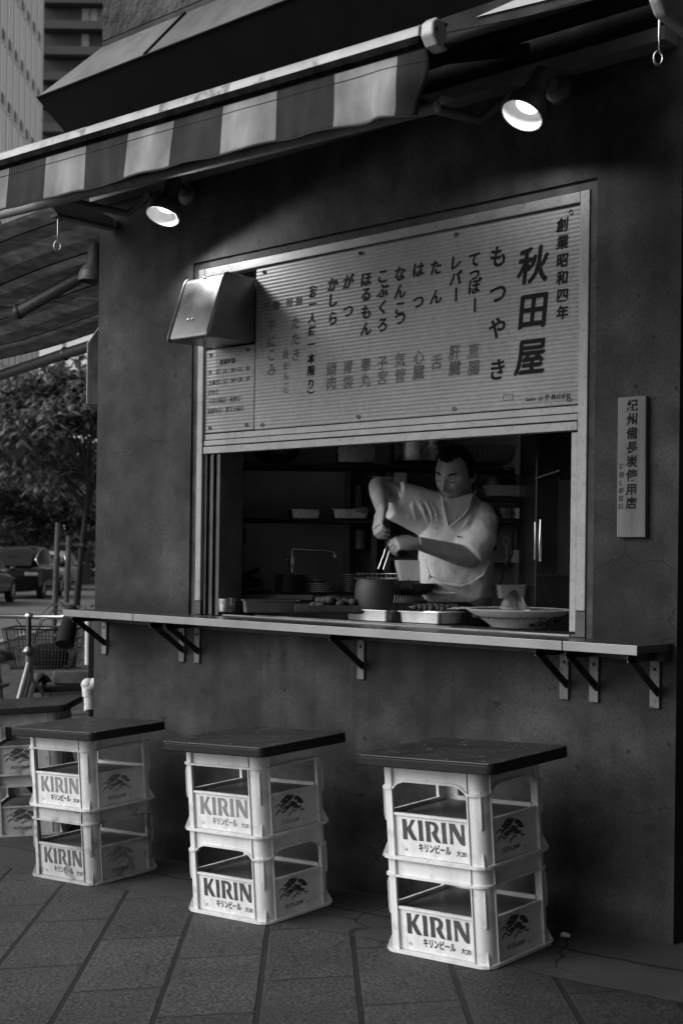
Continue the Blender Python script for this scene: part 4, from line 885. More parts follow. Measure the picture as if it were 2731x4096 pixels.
# --- back of the kitchen; everything stands square to the street
def kth(name, lab, cat, u, v, D, grp=None): return thing(name, lab, cat, V(u, v, D), ROT, grp)
def S_(px, D): return px*D/F_PX
m_shelf = mat('black_shelf', .02, .6, var=.3)
def shelf(lab, u0, u1, v, D, dep, th):
    t = kth('shelf', lab, 'shelf', (u0+u1)/2, v, D, 'kitchen shelves'); w = S_(u1-u0, D)
    b = MB(); b.bx(-w/2, w/2, 0, dep, -th, 0); b.build('board', m_shelf, t, world=False)
    for x in (-w/2+.03, w/2-.05):
        b = MB(); b.bx(x, x+.02, dep-.02, dep, -.15, -th); b.prism([(dep-.02, -.15), (dep-.02, -.135), (.04, -th), (.02, -th)], (x, 0, 0), (0, 1, 0), (0, 0, 1), (.02, 0, 0)); b.build('shelf_bracket', m_iron, t, world=False)
    return t
shelf('upper black shelf carrying bowls, pots and baskets', 870, 2150, 1856, 6.62, .32, .022)
shelf('lower black shelf carrying two food trays', 905, 1500, 2076, 6.72, .25, .018)
b = MB(); t = kth('shelf_post', 'dark upright post holding the left ends of the shelves', 'post', 885, 1856, 6.9); b.bx(-.02, .02, 0, .03, -.75, .5); b.build('post_body', m_iron, t, world=False)
t = kth('wall_outlet', 'small square wall outlet below the lower shelf', 'outlet', 965, 2176, 7.0); b = MB(); b.bx(-.027, .027, -.012, 0, 0, .085); b.build('plate', mat('outlet_plate', .14, .5), t, world=False, bevel=.003); b = MB(); b.bx(-.008, .008, -.016, -.012, .035, .05); b.build('socket', m_black, t, world=False)
def lath(name, lab, cat, u, v, D, prof, m, grp=None, part='body', n=36, sm=50):
    t = kth(name, lab, cat, u, v, D, grp); b = MB(); b.lathe(prof, (0, 0, 0), n); b.build(part, m, t, world=False, smooth=sm); return t
D = 6.75
lath('mixing_bowl', 'round steel mixing bowl at the left end of the upper shelf', 'bowl', 1105, 1854, D, [(.001, 0), (.06, 0), (.09, .018), (.118, .045), (.13, .075), (.134, .085), (.13, .085), (.112, .045), (.06, .006), (.001, .005)], m_steel)
tray('steel_container', 'square steel container on the upper shelf above the chef\'s arm', V(1420, 1852, D), .215, .16, .115, ROT, m_steel, None, 'container')
lath('stock_pot', 'large shiny steel pot on the upper shelf behind the chef\'s head', 'pot', 1668, 1854, 6.78, [(.001, 0), (.13, 0), (.145, .006), (.147, .16), (.152, .165), (.152, .17), (.142, .17), (.14, .01), (.001, .01)], m_steel)
m_bask = mat('grey_plastic_basket', .2, .5, var=.2)
t = lath('colander_basket', 'stack of dark mesh basket colanders on the upper shelf', 'basket', 1935, 1856, 6.8, [(.12, 0), (.135, .01), (.165, .085), (.17, .088), (.174, .10), (.174, .106), (.168, .11), (.174, .125), (.174, .131), (.168, .135), (.174, .15), (.172, .157), (.16, .15), (.12, .008)], m_bask, 'kitchen baskets')
b = MB()
for k in range(40): a = 2*pi*k/40; b.tube([(.137*cos(a), .137*sin(a), .012), (.168*cos(a), .168*sin(a), .084)], .0018, 4)
b.build('mesh_rib', mat('mesh_rib_grey', .12, .6), t, world=False)
t = kth('folded_towel', 'pale folded towel hanging over the right end of the upper shelf', 'towel', 2075, 1868, 6.55); b = MB()
b.tube([(-.05, 0, -.01), (-.075, 0, -.002), (-.06, -.01, .008), (.0, 0, .0), (.045, 0, -.012), (.075, 0, -.02), (.075, .0, .06), (.06, .02, .09)], [.006, .007, .006, .007, .008, .008, .016, .018], 10, flat=1.0); b.build('cloth', mat('towel_cloth', .32, .95, var=.15, bump=.5), t, world=False, smooth=60)
m_pale = mat('pale_food', .32, .8, var=.3, scale=20, bump=.5)
for u, w, lab in ((1217, .175, 'shallow tray with pale food at the left on the lower shelf'), (1398, .20, 'shallow tray with a crumpled cloth beside the chef\'s elbow on the lower shelf')):
    cc = V(u, 2072, 6.72)+Ff*.08; tray('food_tray', lab, cc, w, .14, .045, ROT, m_steel, 'trays on the lower shelf')
food('tray_food', 'pale chopped food heaped in the left tray on the lower shelf', V(1215, 2050, 6.79), [(random.uniform(-.05, .05), random.uniform(-.03, .03), random.uniform(0, .012)) for _ in range(14)], m_pale, .016)
food('crumpled_cloth', 'crumpled pale cloth in the right tray on the lower shelf', V(1440, 2047, 6.76), [(random.uniform(-.03, .04), random.uniform(-.03, .03), random.uniform(0, .02)) for _ in range(12)], m_pale, .018, 'cloth')
# faucet
t = kth('faucet', 'chrome swan neck faucet over the stacked plates', 'faucet', 1165, 2290, 6.6); s_ = PXM(6.6)
b = MB(); b.tube([(0, 0, .0), (0, 0, 20*s_)], .011, 12); b.lathe([(.001, 20*s_), (.013, 20*s_), (.016, 40*s_), (.011, 66*s_), (.001, 68*s_)], (0, 0, 0), 14); b.build('tap_body', m_chrome, t, world=False, smooth=50)
b = MB(); b.tube([(0, 0, 66*s_), (0, 0, 84*s_), (4*s_, 0, 92*s_), (15*s_, 0, 94*s_), (150*s_, 0, 88*s_), (165*s_, 0, 86*s_), (172*s_, 0, 76*s_), (173*s_, 0, 62*s_)], .0065, 10); b.build('spout', m_chrome, t, world=False, smooth=60)
b = MB(); b.tube([(-6*s_, 0, 50*s_), (-28*s_, 0, 55*s_)], .006, 8); b.build('tap_handle', m_chrome, t, world=False, smooth=60)
# worktop behind
m_work = mat('steel_worktop', .14, .4, .8, var=.3, scale=7)
t = kth('worktop', 'steel kitchen worktop with a chipped pale edge behind the serving counter', 'worktop', 1130, 2380, 6.3)
b = MB(); b.bx(-.40, .74, 0, .65, -.02, 0); b.bx(-.38, .72, .05, .62, -.9, -.02); b.build('top', m_work, t, world=False)
b = MB(); b.bx(-.06, .14, -.004, 0, -.022, .002); b.build('chipped_edge', m_alu, t, world=False)
def stack(name, lab, u, v, D, r, n, dz, m, grp):
    z = 0
    for i in range(n):
        tt = thing(name, lab, 'plate', V(u, v, D)+Vector((random.uniform(-.003, .003), 0, z)), ROT, grp); b = MB()
        b.lathe([(.001, 0), (r*.6, 0), (r, .010), (r, .0125), (r*.6, .003), (.001, .003)], (0, 0, 0), 28); b.build('plate_body', m, tt, world=False, smooth=50); z += dz
m_plate_d = mat('dark_plate', .06, .35, var=.2)
stack('plate', 'dark plate in the stack of plates below the faucet', 1165, 2372, 6.35, .083, 9, .0095, m_plate_d, 'plates stacked below the faucet')
stack('plate', 'dark plate in the stack of plates beside the grill pot', 1415, 2372, 6.3, .075, 9, .0095, m_plate_d, 'plates stacked beside the grill pot')
stack('saucer', 'small pale rimmed saucer in the low stack between the plates', 1288, 2374, 6.25, .060, 5, .009, mat('grey_saucer', .15, .3), 'saucers between the plates')
t = lath('sauce_bowl', 'small steel bowl on top of the saucers', 'bowl', 1270, 2335, 6.25, [(.001, 0), (.03, 0), (.038, .012), (.04, .022), (.037, .022), (.03, .004), (.001, .003)], m_steel_d)
t = lath('steel_pot', 'small round steel pot at the left corner of the serving window', 'pot', 908, 2447, 5.95, [(.001, 0), (.038, 0), (.041, .005), (.041, .058), (.044, .06), (.039, .06), (.038, .006), (.001, .005)], m_steel)
tray('steel_pan', 'long dark steel pan behind the left part of the counter', V(1085, 2448, 5.85), .26, .14, .055, ROT, m_steel_d, None, 'pan')
t = kth('chopping_board', 'dark board leaning over a black bowl at the left of the kitchen', 'board', 905, 2345, 6.4); b = MB(); b.tube([(-.02, 0, -.005), (.13, .02, .07), (.155, .02, .085)], [.012, .012, .010], 8, flat=1.0); b.build('board_body', m_black, t, world=False, smooth=60)
lath('black_bowl', 'black upturned bowl under the leaning board', 'bowl', 1005, 2350, 6.45, [(.062, 0), (.06, .02), (.045, .042), (.02, .05), (.001, .051)], m_black, None, 'body', 28)
lath('round_box', 'low round steel box under the black upturned bowl', 'box', 985, 2372, 6.45, [(.001, 0), (.075, 0), (.078, .003), (.08, .024), (.083, .026), (.001, .027)], m_steel_d)
# charcoal and skewers at the grill behind the counter
t = kth('charcoal_grill', 'low dark charcoal grill behind the counter, left of the black pot', 'grill', 1330, 2455, 5.62); b = MB()
b.bx(-.16, .12, 0, .16, 0, .012); b.bx(-.16, .12, 0, .01, 0, .035); b.bx(-.16, .12, .15, .16, 0, .035); b.build('grill_box', m_iron, t, world=False, bevel=.002)
food('raw_meat', 'dark cuts of meat heaped on the charcoal grill', V(1350, 2415, 5.72), [(random.uniform(-.10, .09), random.uniform(-.05, .05), random.uniform(-.02, .02)) for _ in range(22)], m_meat, .022, 'meat')
# behind the pot
t = kth('white_tub', 'pale cut open plastic tub behind the grill pot', 'tub', 1655, 2322, 5.95); b = MB(); b.ring_loft([[(x*s, y*s, z) for x, y in rrect(.085, .06, .02, 3)] for s, z in ((.8, 0), (1, .07), (1.02, .09), (.98, .09), (.94, .07), (.76, .004))]); b.build('tub_body', mat('pale_plastic', .42, .5), t, world=False, smooth=40)
lath('dark_wok', 'dark round pan behind the grill pot', 'pan', 1660, 2378, 5.8, [(.001, 0), (.05, 0), (.085, .03), (.09, .05), (.086, .05), (.05, .006), (.001, .005)], m_pot)
t = kth('wire_basket', 'flat wire strainer basket between the pot and the chef', 'basket', 1635, 2412, 5.35); b = MB()
for i in range(12): x = -.06+.011*i; b.tube([(x, 0, 0), (x+.004, .01, .030-.0018*i)], .0013, 5)
b.tube([(-.065, .0, .0), (.065, 0, -.002)], .002, 6); b.tube([(-.062, .01, .031), (.0, .012, .028), (.075, .012, .010)], .003, 6); b.build('wires', m_steel_d, t, world=False)
# tongs between hand and grill
# fridge and fittings on the right
t = kth('steel_cabinet', 'tall dark steel cabinet with glossy doors at the right of the kitchen', 'cabinet', 2225, 2480, 5.55); b = MB(); z1 = S_(900, 5.55)
b.bx(-.095, .20, 0, .5, -.2, z1); b.build('cabinet_body', mat('dark_gloss_steel', .035, .22, .6, var=.2), t, world=False, bevel=.006)
b = MB(); b.tube([(-.098, -.01, S_(565, 5.55)), (.0, -.03, S_(597, 5.55))], .006, 8); b.build('slanted_rail', m_chrome, t, world=False, smooth=50)
b = MB(); b.bx(-.0, .004, -.006, 0, S_(180, 5.55), S_(570, 5.55)); b.bx(-.09, .06, -.006, 0, S_(178, 5.55), S_(182, 5.55)); b.bx(-.0, .05, -.005, 0, S_(185, 5.55), S_(560, 5.55)); b.build('door_trim', mat('trim_dark', .07, .35, .7), t, world=False)
b = MB(); b.tube([(-.075, -.02, S_(235, 5.55)), (-.078, -.03, S_(300, 5.55)), (-.075, -.02, S_(400, 5.55))], [.005, .007, .003], 10); b.build('door_handle', m_chrome, t, world=False, smooth=60)
b = MB(); b.tube([(-.097, -.015, S_(240, 5.55)), (-.097, -.02, S_(310, 5.55)), (-.097, -.015, S_(390, 5.55))], .003, 8); b.build('hinge_rod', m_chrome, t, world=False, smooth=60)
t = kth('plastic_tub', 'translucent plastic tub standing behind the ladle', 'tub', 2045, 2392, 5.7); b = MB(); b.ring_loft([[(x*s, y*s, z) for x, y in rrect(.062, .05, .015, 3)] for s, z in ((.9, 0), (1, .05), (1.04, .056), (.98, .056), (.88, .003))]); b.build('tub_body', mat('grey_plastic', .16, .35), t, world=False, smooth=40)
t = kth('scissors', 'white handled kitchen scissors hanging right of the chef', 'scissors', 2022, 2185, 5.9); b = MB(); b.tube([(.012*cos(a_)-.0, 0, .020*sin(a_)+.022) for a_ in [2*pi*k/16 for k in range(17)]], .004, 8); b.tube([(.0, 0, .002), (.005, 0, -.03)], [.006, .004], 8); b.build('handle', mat('white_handle', .5, .5), t, world=False, smooth=60)
b = MB(); b.tube([(.005, 0, -.03), (.0, 0, -.09)], [.005, .002], 6); b.build('blade', m_steel, t, world=False)
t = kth('hanging_cable', 'thin black cable looping behind the chef\'s shoulder', 'cable', 2140, 2040, 6.0); b = MB(); b.tube([(.0, 0, 0), (-.06, 0, -.06), (-.10, 0, -.09), (-.10, 0, -.20), (-.14, 0, -.28), (-.15, 0, -.33), (-.22, 0, -.38)], .0035, 6); b.build('cable_line', m_black, t, world=False, smooth=60)
m_tub = mat('pale_tub', .38, .5, var=.2)
for u, v, r, h_, lab in ((2010, 1985, .10, .05, 'wide pale tub on the kitchen shelf right of the cook\'s ear'), (2040, 2075, .085, .05, 'steel bowl on the low shelf right of the cook\'s shoulder'), (1560, 1990, .05, .10, 'tall pale jar on the shelf behind the cook\'s raised arm')):
    lath('kitchen_tub', lab, 'tub', u, v, 6.55, [(.001, 0), (r*.8, 0), (r, h_), (r*1.04, h_), (r*.96, h_*.98), (r*.76, .004), (.001, .003)], m_tub if 'steel' not in lab else m_steel)
shelf('short shelf of stacked tubs right of the cook', 1900, 2130, 1990, 6.5, .2, .015)
shelf('low shelf with a steel bowl right of the cook\'s shoulder', 1960, 2130, 2080, 6.5, .2, .015)
for u, v, w, h_, lab in ((1510, 1905, .05, .09, 'paper note pinned beside the cook\'s raised elbow'), (1600, 1890, .06, .05, 'paper note pinned left of the cook\'s head'), (2065, 2200, .05, .06, 'paper note hanging beside the scissors'), (2080, 1795, .05, .12, 'long paper strip pinned above the towel')):
    t = kth('paper_note', lab, 'note', u, v, 6.4, 'notes in the kitchen'); MB().bx(-w/2, w/2, 0, .002, -h_, 0).build('sheet', mat('note_paper', .45, .8, var=.15), t, world=False)
for i, (u, v) in enumerate(((1895, 2085), (1915, 2080), (2110, 2130))):
    t = kth('hanging_spoon', 'long steel kitchen utensil hanging behind the cook', 'utensil', u, v, 6.3, 'utensils hanging in the kitchen'); b = MB(); b.tube([(0, 0, 0), (0, 0, -.14)], .004, 6); b.ell((0, 0, -.165), (.025, .008, .03)); b.build('spoon_body', m_steel, t, world=False, smooth=60)
t = kth('wall_rail', 'steel rail on the kitchen wall behind the chef', 'rail', 2030, 2105, 6.6); b = MB(); b.tube([(-.12, 0, 0), (.04, 0, 0)], .006, 8); b.build('rail_tube', m_steel, t, world=False, smooth=60)
t = kth('lower_cupboard', 'dark cupboard with open compartments behind the chef', 'cupboard', 1760, 2480, 6.85); b = MB()
H_ = S_(610, 6.85)
for x in (-.50, -.36, -.29, .38): b.bx(x, x+.03, 0, .18, 0, H_)
b.bx(-.5, .41, .17, .19, 0, H_); 
for z in (.30, .50, .66): b.bx(-.28, .38, .0, .17, z, z+.018)
b.build('cupboard_body', mat('cupboard_dark', .16, .6, var=.3), t, world=False)
for i, (x, z, w, h_) in enumerate(((-.43, .55, .05, .14), (-.42, .36, .06, .10), (-.2, .52, .06, .10), (-.1, .52, .05, .08), (.24, .52, .08, .07), (.27, .68, .07, .06))):
    tt = kth('storage_jar', 'dim storage jar on a shelf of the kitchen cupboard', 'jar', 1760, 2480, 6.85, 'jars in the kitchen cupboard'); tt.location = V(1760, 2480, 6.85)+Rr*x+Ff*.09+Vector((0, 0, z+.001))
    b = MB(); b.lathe([(.001, 0), (w/2, 0), (w/2, h_*.8), (w*.4, h_*.9), (w*.4, h_), (.001, h_)], (0, 0, 0), 16); b.build('jar_body', mat('jar_grey', .35, .3), tt, world=False, smooth=40)

# ------------------------------------------------------------------ the cook
m_skin = mat('skin', .32, .5, var=.12, scale=25, bump=.15, bscale=160, spots=.12, sscale=55)
m_shirt = mat('white_work_shirt', .70, .85, var=.05, scale=14, bump=.25, bscale=220)
m_hair = mat('black_hair', .012, .55, var=.5, scale=90, bump=.9, bscale=220, spec=.25)
PD = 5.88
pr_ = thing('person', 'cook in a white short sleeved work shirt leaning over the grill with tongs', 'person', (V(1830, 2400, PD+.05).x, V(1830, 2400, PD+.05).y, .10), ROT)
def W_(u, v, d=0.0): return V(u, v, PD+d)
# head
HY, HP, HR = radians(-33), radians(24), radians(6)   # turned to the picture's left, bowed
HC = W_(1818, 1897, .0)
HM = Matrix.Rotation(ROT, 3, 'Z') @ Matrix.Rotation(HY, 3, 'Z') @ Matrix.Rotation(HP, 3, 'X') @ Matrix.Rotation(HR, 3, 'Y') @ Matrix.Scale(1.05, 3)
def G_(x, s): return math.exp(-(x/s)**2)
def headp(th, ph, off=0.0):
    """th from the crown, ph round the head; the face looks along -y"""
    x, y, z = sin(th)*sin(ph), -sin(th)*cos(ph), cos(th)
    X, Yh, Z = .0765*x, .097*y, .120*z
    if Z < 0:
        t = min(1, -Z/.12); X *= 1-.22*t*t
        if y > 0: Yh *= 1-.35*t
    if y < 0:
        f = -y
        Yh *= 1-.06*G_(Z-.05, .05)*f
        d = 0
        d += .030*G_(X, .013)*(G_(Z+.024, .016) + .55*G_(Z-.004, .022))*f*f        # nose
        d += .006*G_(abs(X)-.013, .008)*G_(Z+.031, .010)                           # nostril wings
        d += .007*G_(abs(X)-.030, .022)*G_(Z-.030, .010)                           # brow
        d -= .016*G_(abs(X)-.032, .016)*G_(Z-.008, .013)                           # eye sockets
        d += .008*G_(abs(X)-.032, .012)*G_(Z-.006, .007)                          # lids
        d += .008*G_(abs(X)-.042, .018)*G_(Z+.024, .018) - .006*G_(abs(X)-.027, .007)*G_(Z+.050, .014)                             # cheeks
        d += .006*G_(X, .026)*(G_(Z+.060, .006)+G_(Z+.073, .007)) - .004*G_(X, .028)*G_(Z+.0665, .003)   # lips
        d += .010*G_(X, .022)*G_(Z+.103, .016)                                     # chin
        Yh -= d
    p = Vector((X, Yh, Z)); n = Vector((x/.0765, y/.097, z/.12)).normalized()
    return p + n*off
b = MB(); NT, NP = 60, 72
b.ring_loft([[HC+HM @ headp(.03+(pi-.06)*j/NT, 2*pi*i/NP) for i in range(NP)] for j in range(NT+1)])
for s in (-1, 1):                                   # ears
    c = Vector((s*.0765, .012, -.008)); E_ = HM @ Matrix.Rotation(s*radians(18), 3, 'Z')
    b.ell(HC+HM @ c, (.007, .018, .030), E_, 12, 8); b.ell(HC+HM @ (c+Vector((s*.004, .010, .004))), (.006, .010, .026), E_, 10, 7)
# neck, upper chest seen in the V of the shirt
b.tube([HC+HM @ Vector((0, .025, -.06)), W_(1835, 1985, .03), W_(1830, 2040, .05), W_(1825, 2120, .05)], [.056, .058, .068, .085], 20)
def vpoly(u, v, d): return W_(u, v, d)
# arms: shoulder, elbow, wrist
SR, ER, WR = W_(1700, 2020, .02), W_(1512, 1950, -.02), W_(1527, 2035, -.20)
SL, EL, WL = W_(1925, 2085, .0), W_(1880, 2232, -.10), W_(1668, 2172, -.23)
b.tube([SR, SR.lerp(ER, .5), ER.lerp(SR, .12), ER], [.05, .049, .044, .040], 18)
b.tube([ER.lerp(SR, .05), ER, ER.lerp(WR, .25), ER.lerp(WR, .6), WR], [.040, .041, .043, .036, .028], 18)
b.ell(ER, (.043, .043, .046))
b.tube([SL, SL.lerp(EL, .5), EL], [.055, .052, .045], 18)
b.tube([EL, EL.lerp(WL, .22), EL.lerp(WL, .6), WL], [.046, .047, .038, .028], 18); b.ell(EL, (.046, .046, .046))
def hand(b, w, d, nrm, curl, side, spread=.0):
    """w wrist, d finger direction, nrm back of the hand; side is where the thumb leaves"""
    d = d.normalized(); nrm = (nrm - d*nrm.dot(d)).normalized(); s = d.cross(nrm).normalized()*side
    rings = []
    for k, (t, wd, th) in enumerate(((-.01, .025, .021), (.02, .034, .019), (.055, .043, .017), (.085, .042, .014), (.098, .036, .010))):
        c = w+d*t; rings.append([c+s*(wd*cos(2*pi*i/16))+nrm*(th*sin(2*pi*i/16)) for i in range(16)])
    b.ring_loft(rings)
    for k, (off, ln, r) in enumerate(((.030, .066, .0093), (.010, .074, .0096), (-.011, .069, .0092), (-.030, .054, .0083))):
        p = w+d*.088+s*off; dirv = (d+s*spread*(1.2-k*.8)); pts = [p-d*.02, p]; a = 0
        for seg, cu in zip((.42, .32, .26), curl):
            a += cu; dv = dirv*cos(a)-nrm*sin(a); p = p+dv.normalized()*ln*seg; pts.append(p)
        b.tube(pts, [r*1.1, r*1.08, r, r*.93, r*.75], 10); b.ell(pts[-1], (r*.75,)*3, None, 8, 6)
    p = w+d*.028+s*.030; q1 = p+(d*.6+s*.62-nrm*.45).normalized()*.036; q2 = q1+(d*.9-s*.05-nrm*.5).normalized()*.030; q3 = q2+(d*.8-s*.35-nrm*.45).normalized()*.022
    b.tube([p-d*.015-s*.012, p, q1, q2, q3], [.015, .0145, .0115, .0105, .0075], 10); b.ell(q3, (.0078,)*3, None, 8, 6)
TIPR = W_(1507, 2118, -.26); TIPL = W_(1572, 2190, -.27)
hand(b, WR, TIPR-WR, W_(1400, 2060, -.30)-WR, (.5, .8, .6), 1, .05)
hand(b, WL, W_(1560, 2174, -.28)-WL, W_(1668, 2080, -.33)-WL, (.75, 1.0, .7), 1, .05)
body = b.build('body', m_skin, pr_, smooth=180)
md = body.modifiers.new('remesh', 'REMESH'); md.mode = 'VOXEL'; md.voxel_size = .003; md.use_smooth_shade = True
md = body.modifiers.new('smooth', 'SMOOTH'); md.factor = .4; md.iterations = 2
# hair
def hairline(x, y, z):
    f = -y
    if z > .60: return True
    if y > .12: return z > -.62
    if f > .0: return z > .50 + .12*f*(1 if abs(x) < .5 else .4) - .0
    return z > -.12
b = MB(); n2, m2 = 90, 130; idx = {}
def hv(j, i):
    k = (j, i % m2)
    if k not in idx:
        th = .02+(pi-.04)*j/n2; ph = 2*pi*i/m2
        o = .0062+.0012*sin(i*7.3)*sin(j*5.1)
        idx[k] = len(b.v); b.v.append(HC+HM @ headp(th, ph, o))
    return idx[k]
def hmask(j, i):
    th = .02+(pi-.04)*(j+.5)/n2; ph = 2*pi*(i+.5)/m2; x, y, z = sin(th)*sin(ph), -sin(th)*cos(ph), cos(th)
    z += .035*sin(ph*17)*.4
    ax_ = abs(x)
    if y < -.25: lim = .66 + .10*G_(ax_-.50, .16)
    elif y < .12: lim = .62-(y+.25)/.37*.70 if ax_ > .5 else .6
    else: lim = -.30-.3*min(1, (y-.12)/.5)
    if ax_ > .86 and -.25 < y < .02: lim = -.05
    return z > lim
for j in range(n2):
    for i in range(m2):
        if hmask(j, i): b.f.append((hv(j, i), hv(j, i+1), hv(j+1, i+1), hv(j+1, i)))
b.build('hair', m_hair, pr_, smooth=80, solid=.006)
for s in (-1, 1):                                   # brows and lowered lids
    b = MB(); pts = []
    for k in range(7):
        X = s*(.015+.034*k/6); Z = .029+.006*sin(pi*k/6*.8)
        th = math.acos(max(-1, min(1, Z/.12))); ph = math.asin(max(-1, min(1, X/(.0765*sin(th))))); pts.append(HC+HM @ headp(th, ph, .0012))
    b.tube(pts, [.0018, .0034, .0040, .0040, .0036, .003, .0015], 6); b.build('eyebrow', m_hair, pr_, smooth=80)
    b = MB(); pts = []
    for k in range(7):
        X = s*(.021+.024*k/6); Z = -.0005-.0035*sin(pi*k/6)
        th = math.acos(Z/.12); ph = math.asin(max(-1, min(1, X/(.0765*sin(th))))); pts.append(HC+HM @ headp(th, ph, .0004))
    b.tube(pts, .0014, 6); b.build('eyelash', m_hair, pr_, smooth=80)
b = MB(); pts = []
for k in range(9):
    X = -.024+.048*k/8; Z = -.0665-.003*abs(k-4)/4
    th = math.acos(Z/.12); ph = math.asin(max(-1, min(1, X/(.0765*sin(th))))); pts.append(HC+HM @ headp(th, ph, .0002))
b.tube(pts, [.0006, .0012, .0016, .0018, .0016, .0018, .0016, .0012, .0006], 6); b.build('mouth_line', mat('lip_line', .05, .6), pr_, smooth=80)
# shirt
b = MB()
RR, FF = Rr, Ff
def ering(u0, u1, v, dd, dep, n=40, e=2.4, tilt=0):
    c = W_((u0+u1)/2, v, dd); hw = S_(u1-u0, PD)/2; out = []
    for k in range(n):
        a = 2*pi*k/n; cx, sy_ = cos(a), sin(a)
        x = math.copysign(abs(cx)**(2/e), cx)*hw; y = math.copysign(abs(sy_)**(2/e), sy_)*dep
        out.append(c+RR*x+FF*y+Vector((0, 0, tilt*x)))
    return out
rings = [ering(1700, 1955, 2408, .06, .10), ering(1686, 1968, 2385, .055, .115), ering(1676, 1972, 2330, .05, .125), ering(1673, 1973, 2260, .045, .13), ering(1676, 1970, 2180, .04, .13),
         ering(1676, 1968, 2110, .04, .13), ering(1682, 1966, 2060, .045, .125), ering(1700, 1955, 2022, .055, .11, tilt=-.08), ering(1735, 1925, 1992, .065, .085, tilt=-.1), ering(1775, 1895, 1968, .075, .066, tilt=-.1)]
b.ring_loft(rings)
def sleeve(pts, rs, up):
    pts = [Vector(p) for p in pts]; e = pts[-1]; dr = (pts[-1]-pts[-2]).normalized()
    b.tube(pts+[e+dr*.001, e-dr*.05], rs+[rs[-1]-.009, rs[-1]-.012], 28)
sleeve([W_(1765, 2075, .05), W_(1700, 2050, .03), W_(1640, 2022, .0), W_(1578, 1998, -.02)], [.115, .104, .095, .088], None)
sleeve([W_(1905, 2050, .04), W_(1925, 2090, .0), W_(1915, 2150, -.05), W_(1866, 2220, -.10)], [.07, .078, .080, .073], None)
def fold(pts, r):
    b.tube([W_(u, v, d+.002) for u, v, d in pts], [r*.45]+[r*.85]*(len(pts)-2)+[r*.4], 8)
for pts, r in (([(1655, 1985, -.075), (1690, 2040, -.10), (1712, 2110, -.11)], .012), ([(1690, 1985, -.06), (1722, 2050, -.10), (1735, 2140, -.11)], .011), ([(1720, 1992, -.05), (1745, 2060, -.095), (1752, 2160, -.11)], .010),
               ([(1640, 1975, -.07), (1650, 2030, -.105), (1668, 2100, -.10)], .010), ([(1615, 1965, -.06), (1622, 2020, -.10), (1640, 2075, -.08)], .010), ([(1590, 1945, -.06), (1598, 1990, -.10)], .009),
               ([(1905, 2035, -.05), (1870, 2080, -.10), (1835, 2135, -.115)], .009), ([(1935, 2050, -.05), (1905, 2090, -.09), (1880, 2140, -.10)], .010), ([(1955, 2060, -.04), (1935, 2110, -.09), (1900, 2170, -.115)], .011), ([(1960, 2110, -.05), (1930, 2160, -.10), (1895, 2200, -.12)], .010),
               ([(1700, 2290, -.075), (1760, 2330, -.105), (1850, 2345, -.105), (1930, 2310, -.075)], .011), ([(1690, 2340, -.065), (1740, 2368, -.09), (1830, 2375, -.095)], .011), ([(1960, 2250, -.05), (1930, 2300, -.085), (1880, 2335, -.10)], .011), ([(1700, 2230, -.08), (1715, 2290, -.095), (1712, 2350, -.085)], .009)):
    fold(pts, r)
# fabric folds: ridges pulled from the raised arm across the chest, and sagging ones over the belly
shirt = b.build('shirt', m_shirt, pr_, smooth=180)
md = shirt.modifiers.new('remesh', 'REMESH'); md.mode = 'VOXEL'; md.voxel_size = .0048; md.use_smooth_shade = True
md = shirt.modifiers.new('smooth', 'SMOOTH'); md.factor = .5; md.iterations = 11
for i, (sz, st_, dx) in enumerate(((.11, .014, None), (.03, .004, None))):
    tx = bpy.data.textures.new('folds', 'CLOUDS'); tx.noise_scale = sz; tx.noise_depth = 2
    md = shirt.modifiers.new('folds', 'DISPLACE'); md.texture = tx; md.strength = st_; md.mid_level = .5; md.texture_coords = 'LOCAL'
# V neck: skin and the darker undershirt edge
b = MB(); n = 12; front = -.098
def vpt(u, v, dd): return W_(u, v, dd)
tri = [(1772, 2002), (1896, 1972), (1880, 2020), (1845, 2062), (1793, 2106), (1783, 2070)]
cs = [vpt(u, v, -.105+ (.0 if v > 2050 else .025)) for u, v in tri]; cb_ = [p+FF*.10 for p in cs]
b.ring_loft([cs, cb_]); b.build('neck_skin', m_skin, pr_, smooth=60, bevel=.004)
b = MB(); b.tube([vpt(1766, 1985, -.07), vpt(1774, 2040, -.108), vpt(1792, 2110, -.116)], .004, 8, flat=.6); b.tube([vpt(1792, 2110, -.116), vpt(1850, 2064, -.106), vpt(1893, 2005, -.064), vpt(1900, 1965, -.005)], .004, 8, flat=.6); b.build('collar', m_shirt, pr_, smooth=60)
b = MB(); b.ell(vpt(1832, 2147, -.128), (.006, .003, .005)); b.ell(vpt(1842, 2146, -.126), (.003, .003, .004)); b.build('chest_mark', m_ink, pr_)
b = MB(); b.ring_loft([ering(1712, 1948, 2396, .06, .092), ering(1705, 1955, 2425, .06, .10), ering(1700, 1960, 2700, .06, .11), ering(1705, 1955, 3200, .06, .10)]); b.build('apron', m_black_m, pr_, smooth=60)
b = MB()
for i in range(4): b.tube([W_(1880+i*6, 2408+i*7, -.06), W_(1930+i*5, 2402+i*7, -.07), W_(1965, 2395+i*8, -.03)], .003, 6)
b.build('apron_string', mat('apron_string', .10, .8), pr_, smooth=60)
# tongs held by both hands
tg = thing('tongs', 'thin bent steel tongs held over the wire grill', 'tongs', W_(1560, 2180, -.27))
b = MB(); b.tube([W_(1512, 2276, -.30), W_(1535, 2215, -.29), W_(1548, 2172, -.29), W_(1560, 2166, -.28)], .0022, 8); b.tube([W_(1532, 2278, -.30), W_(1550, 2225, -.29), W_(1560, 2190, -.295), W_(1572, 2180, -.28)], .0022, 8); b.build('arms', m_chrome, tg, smooth=60)
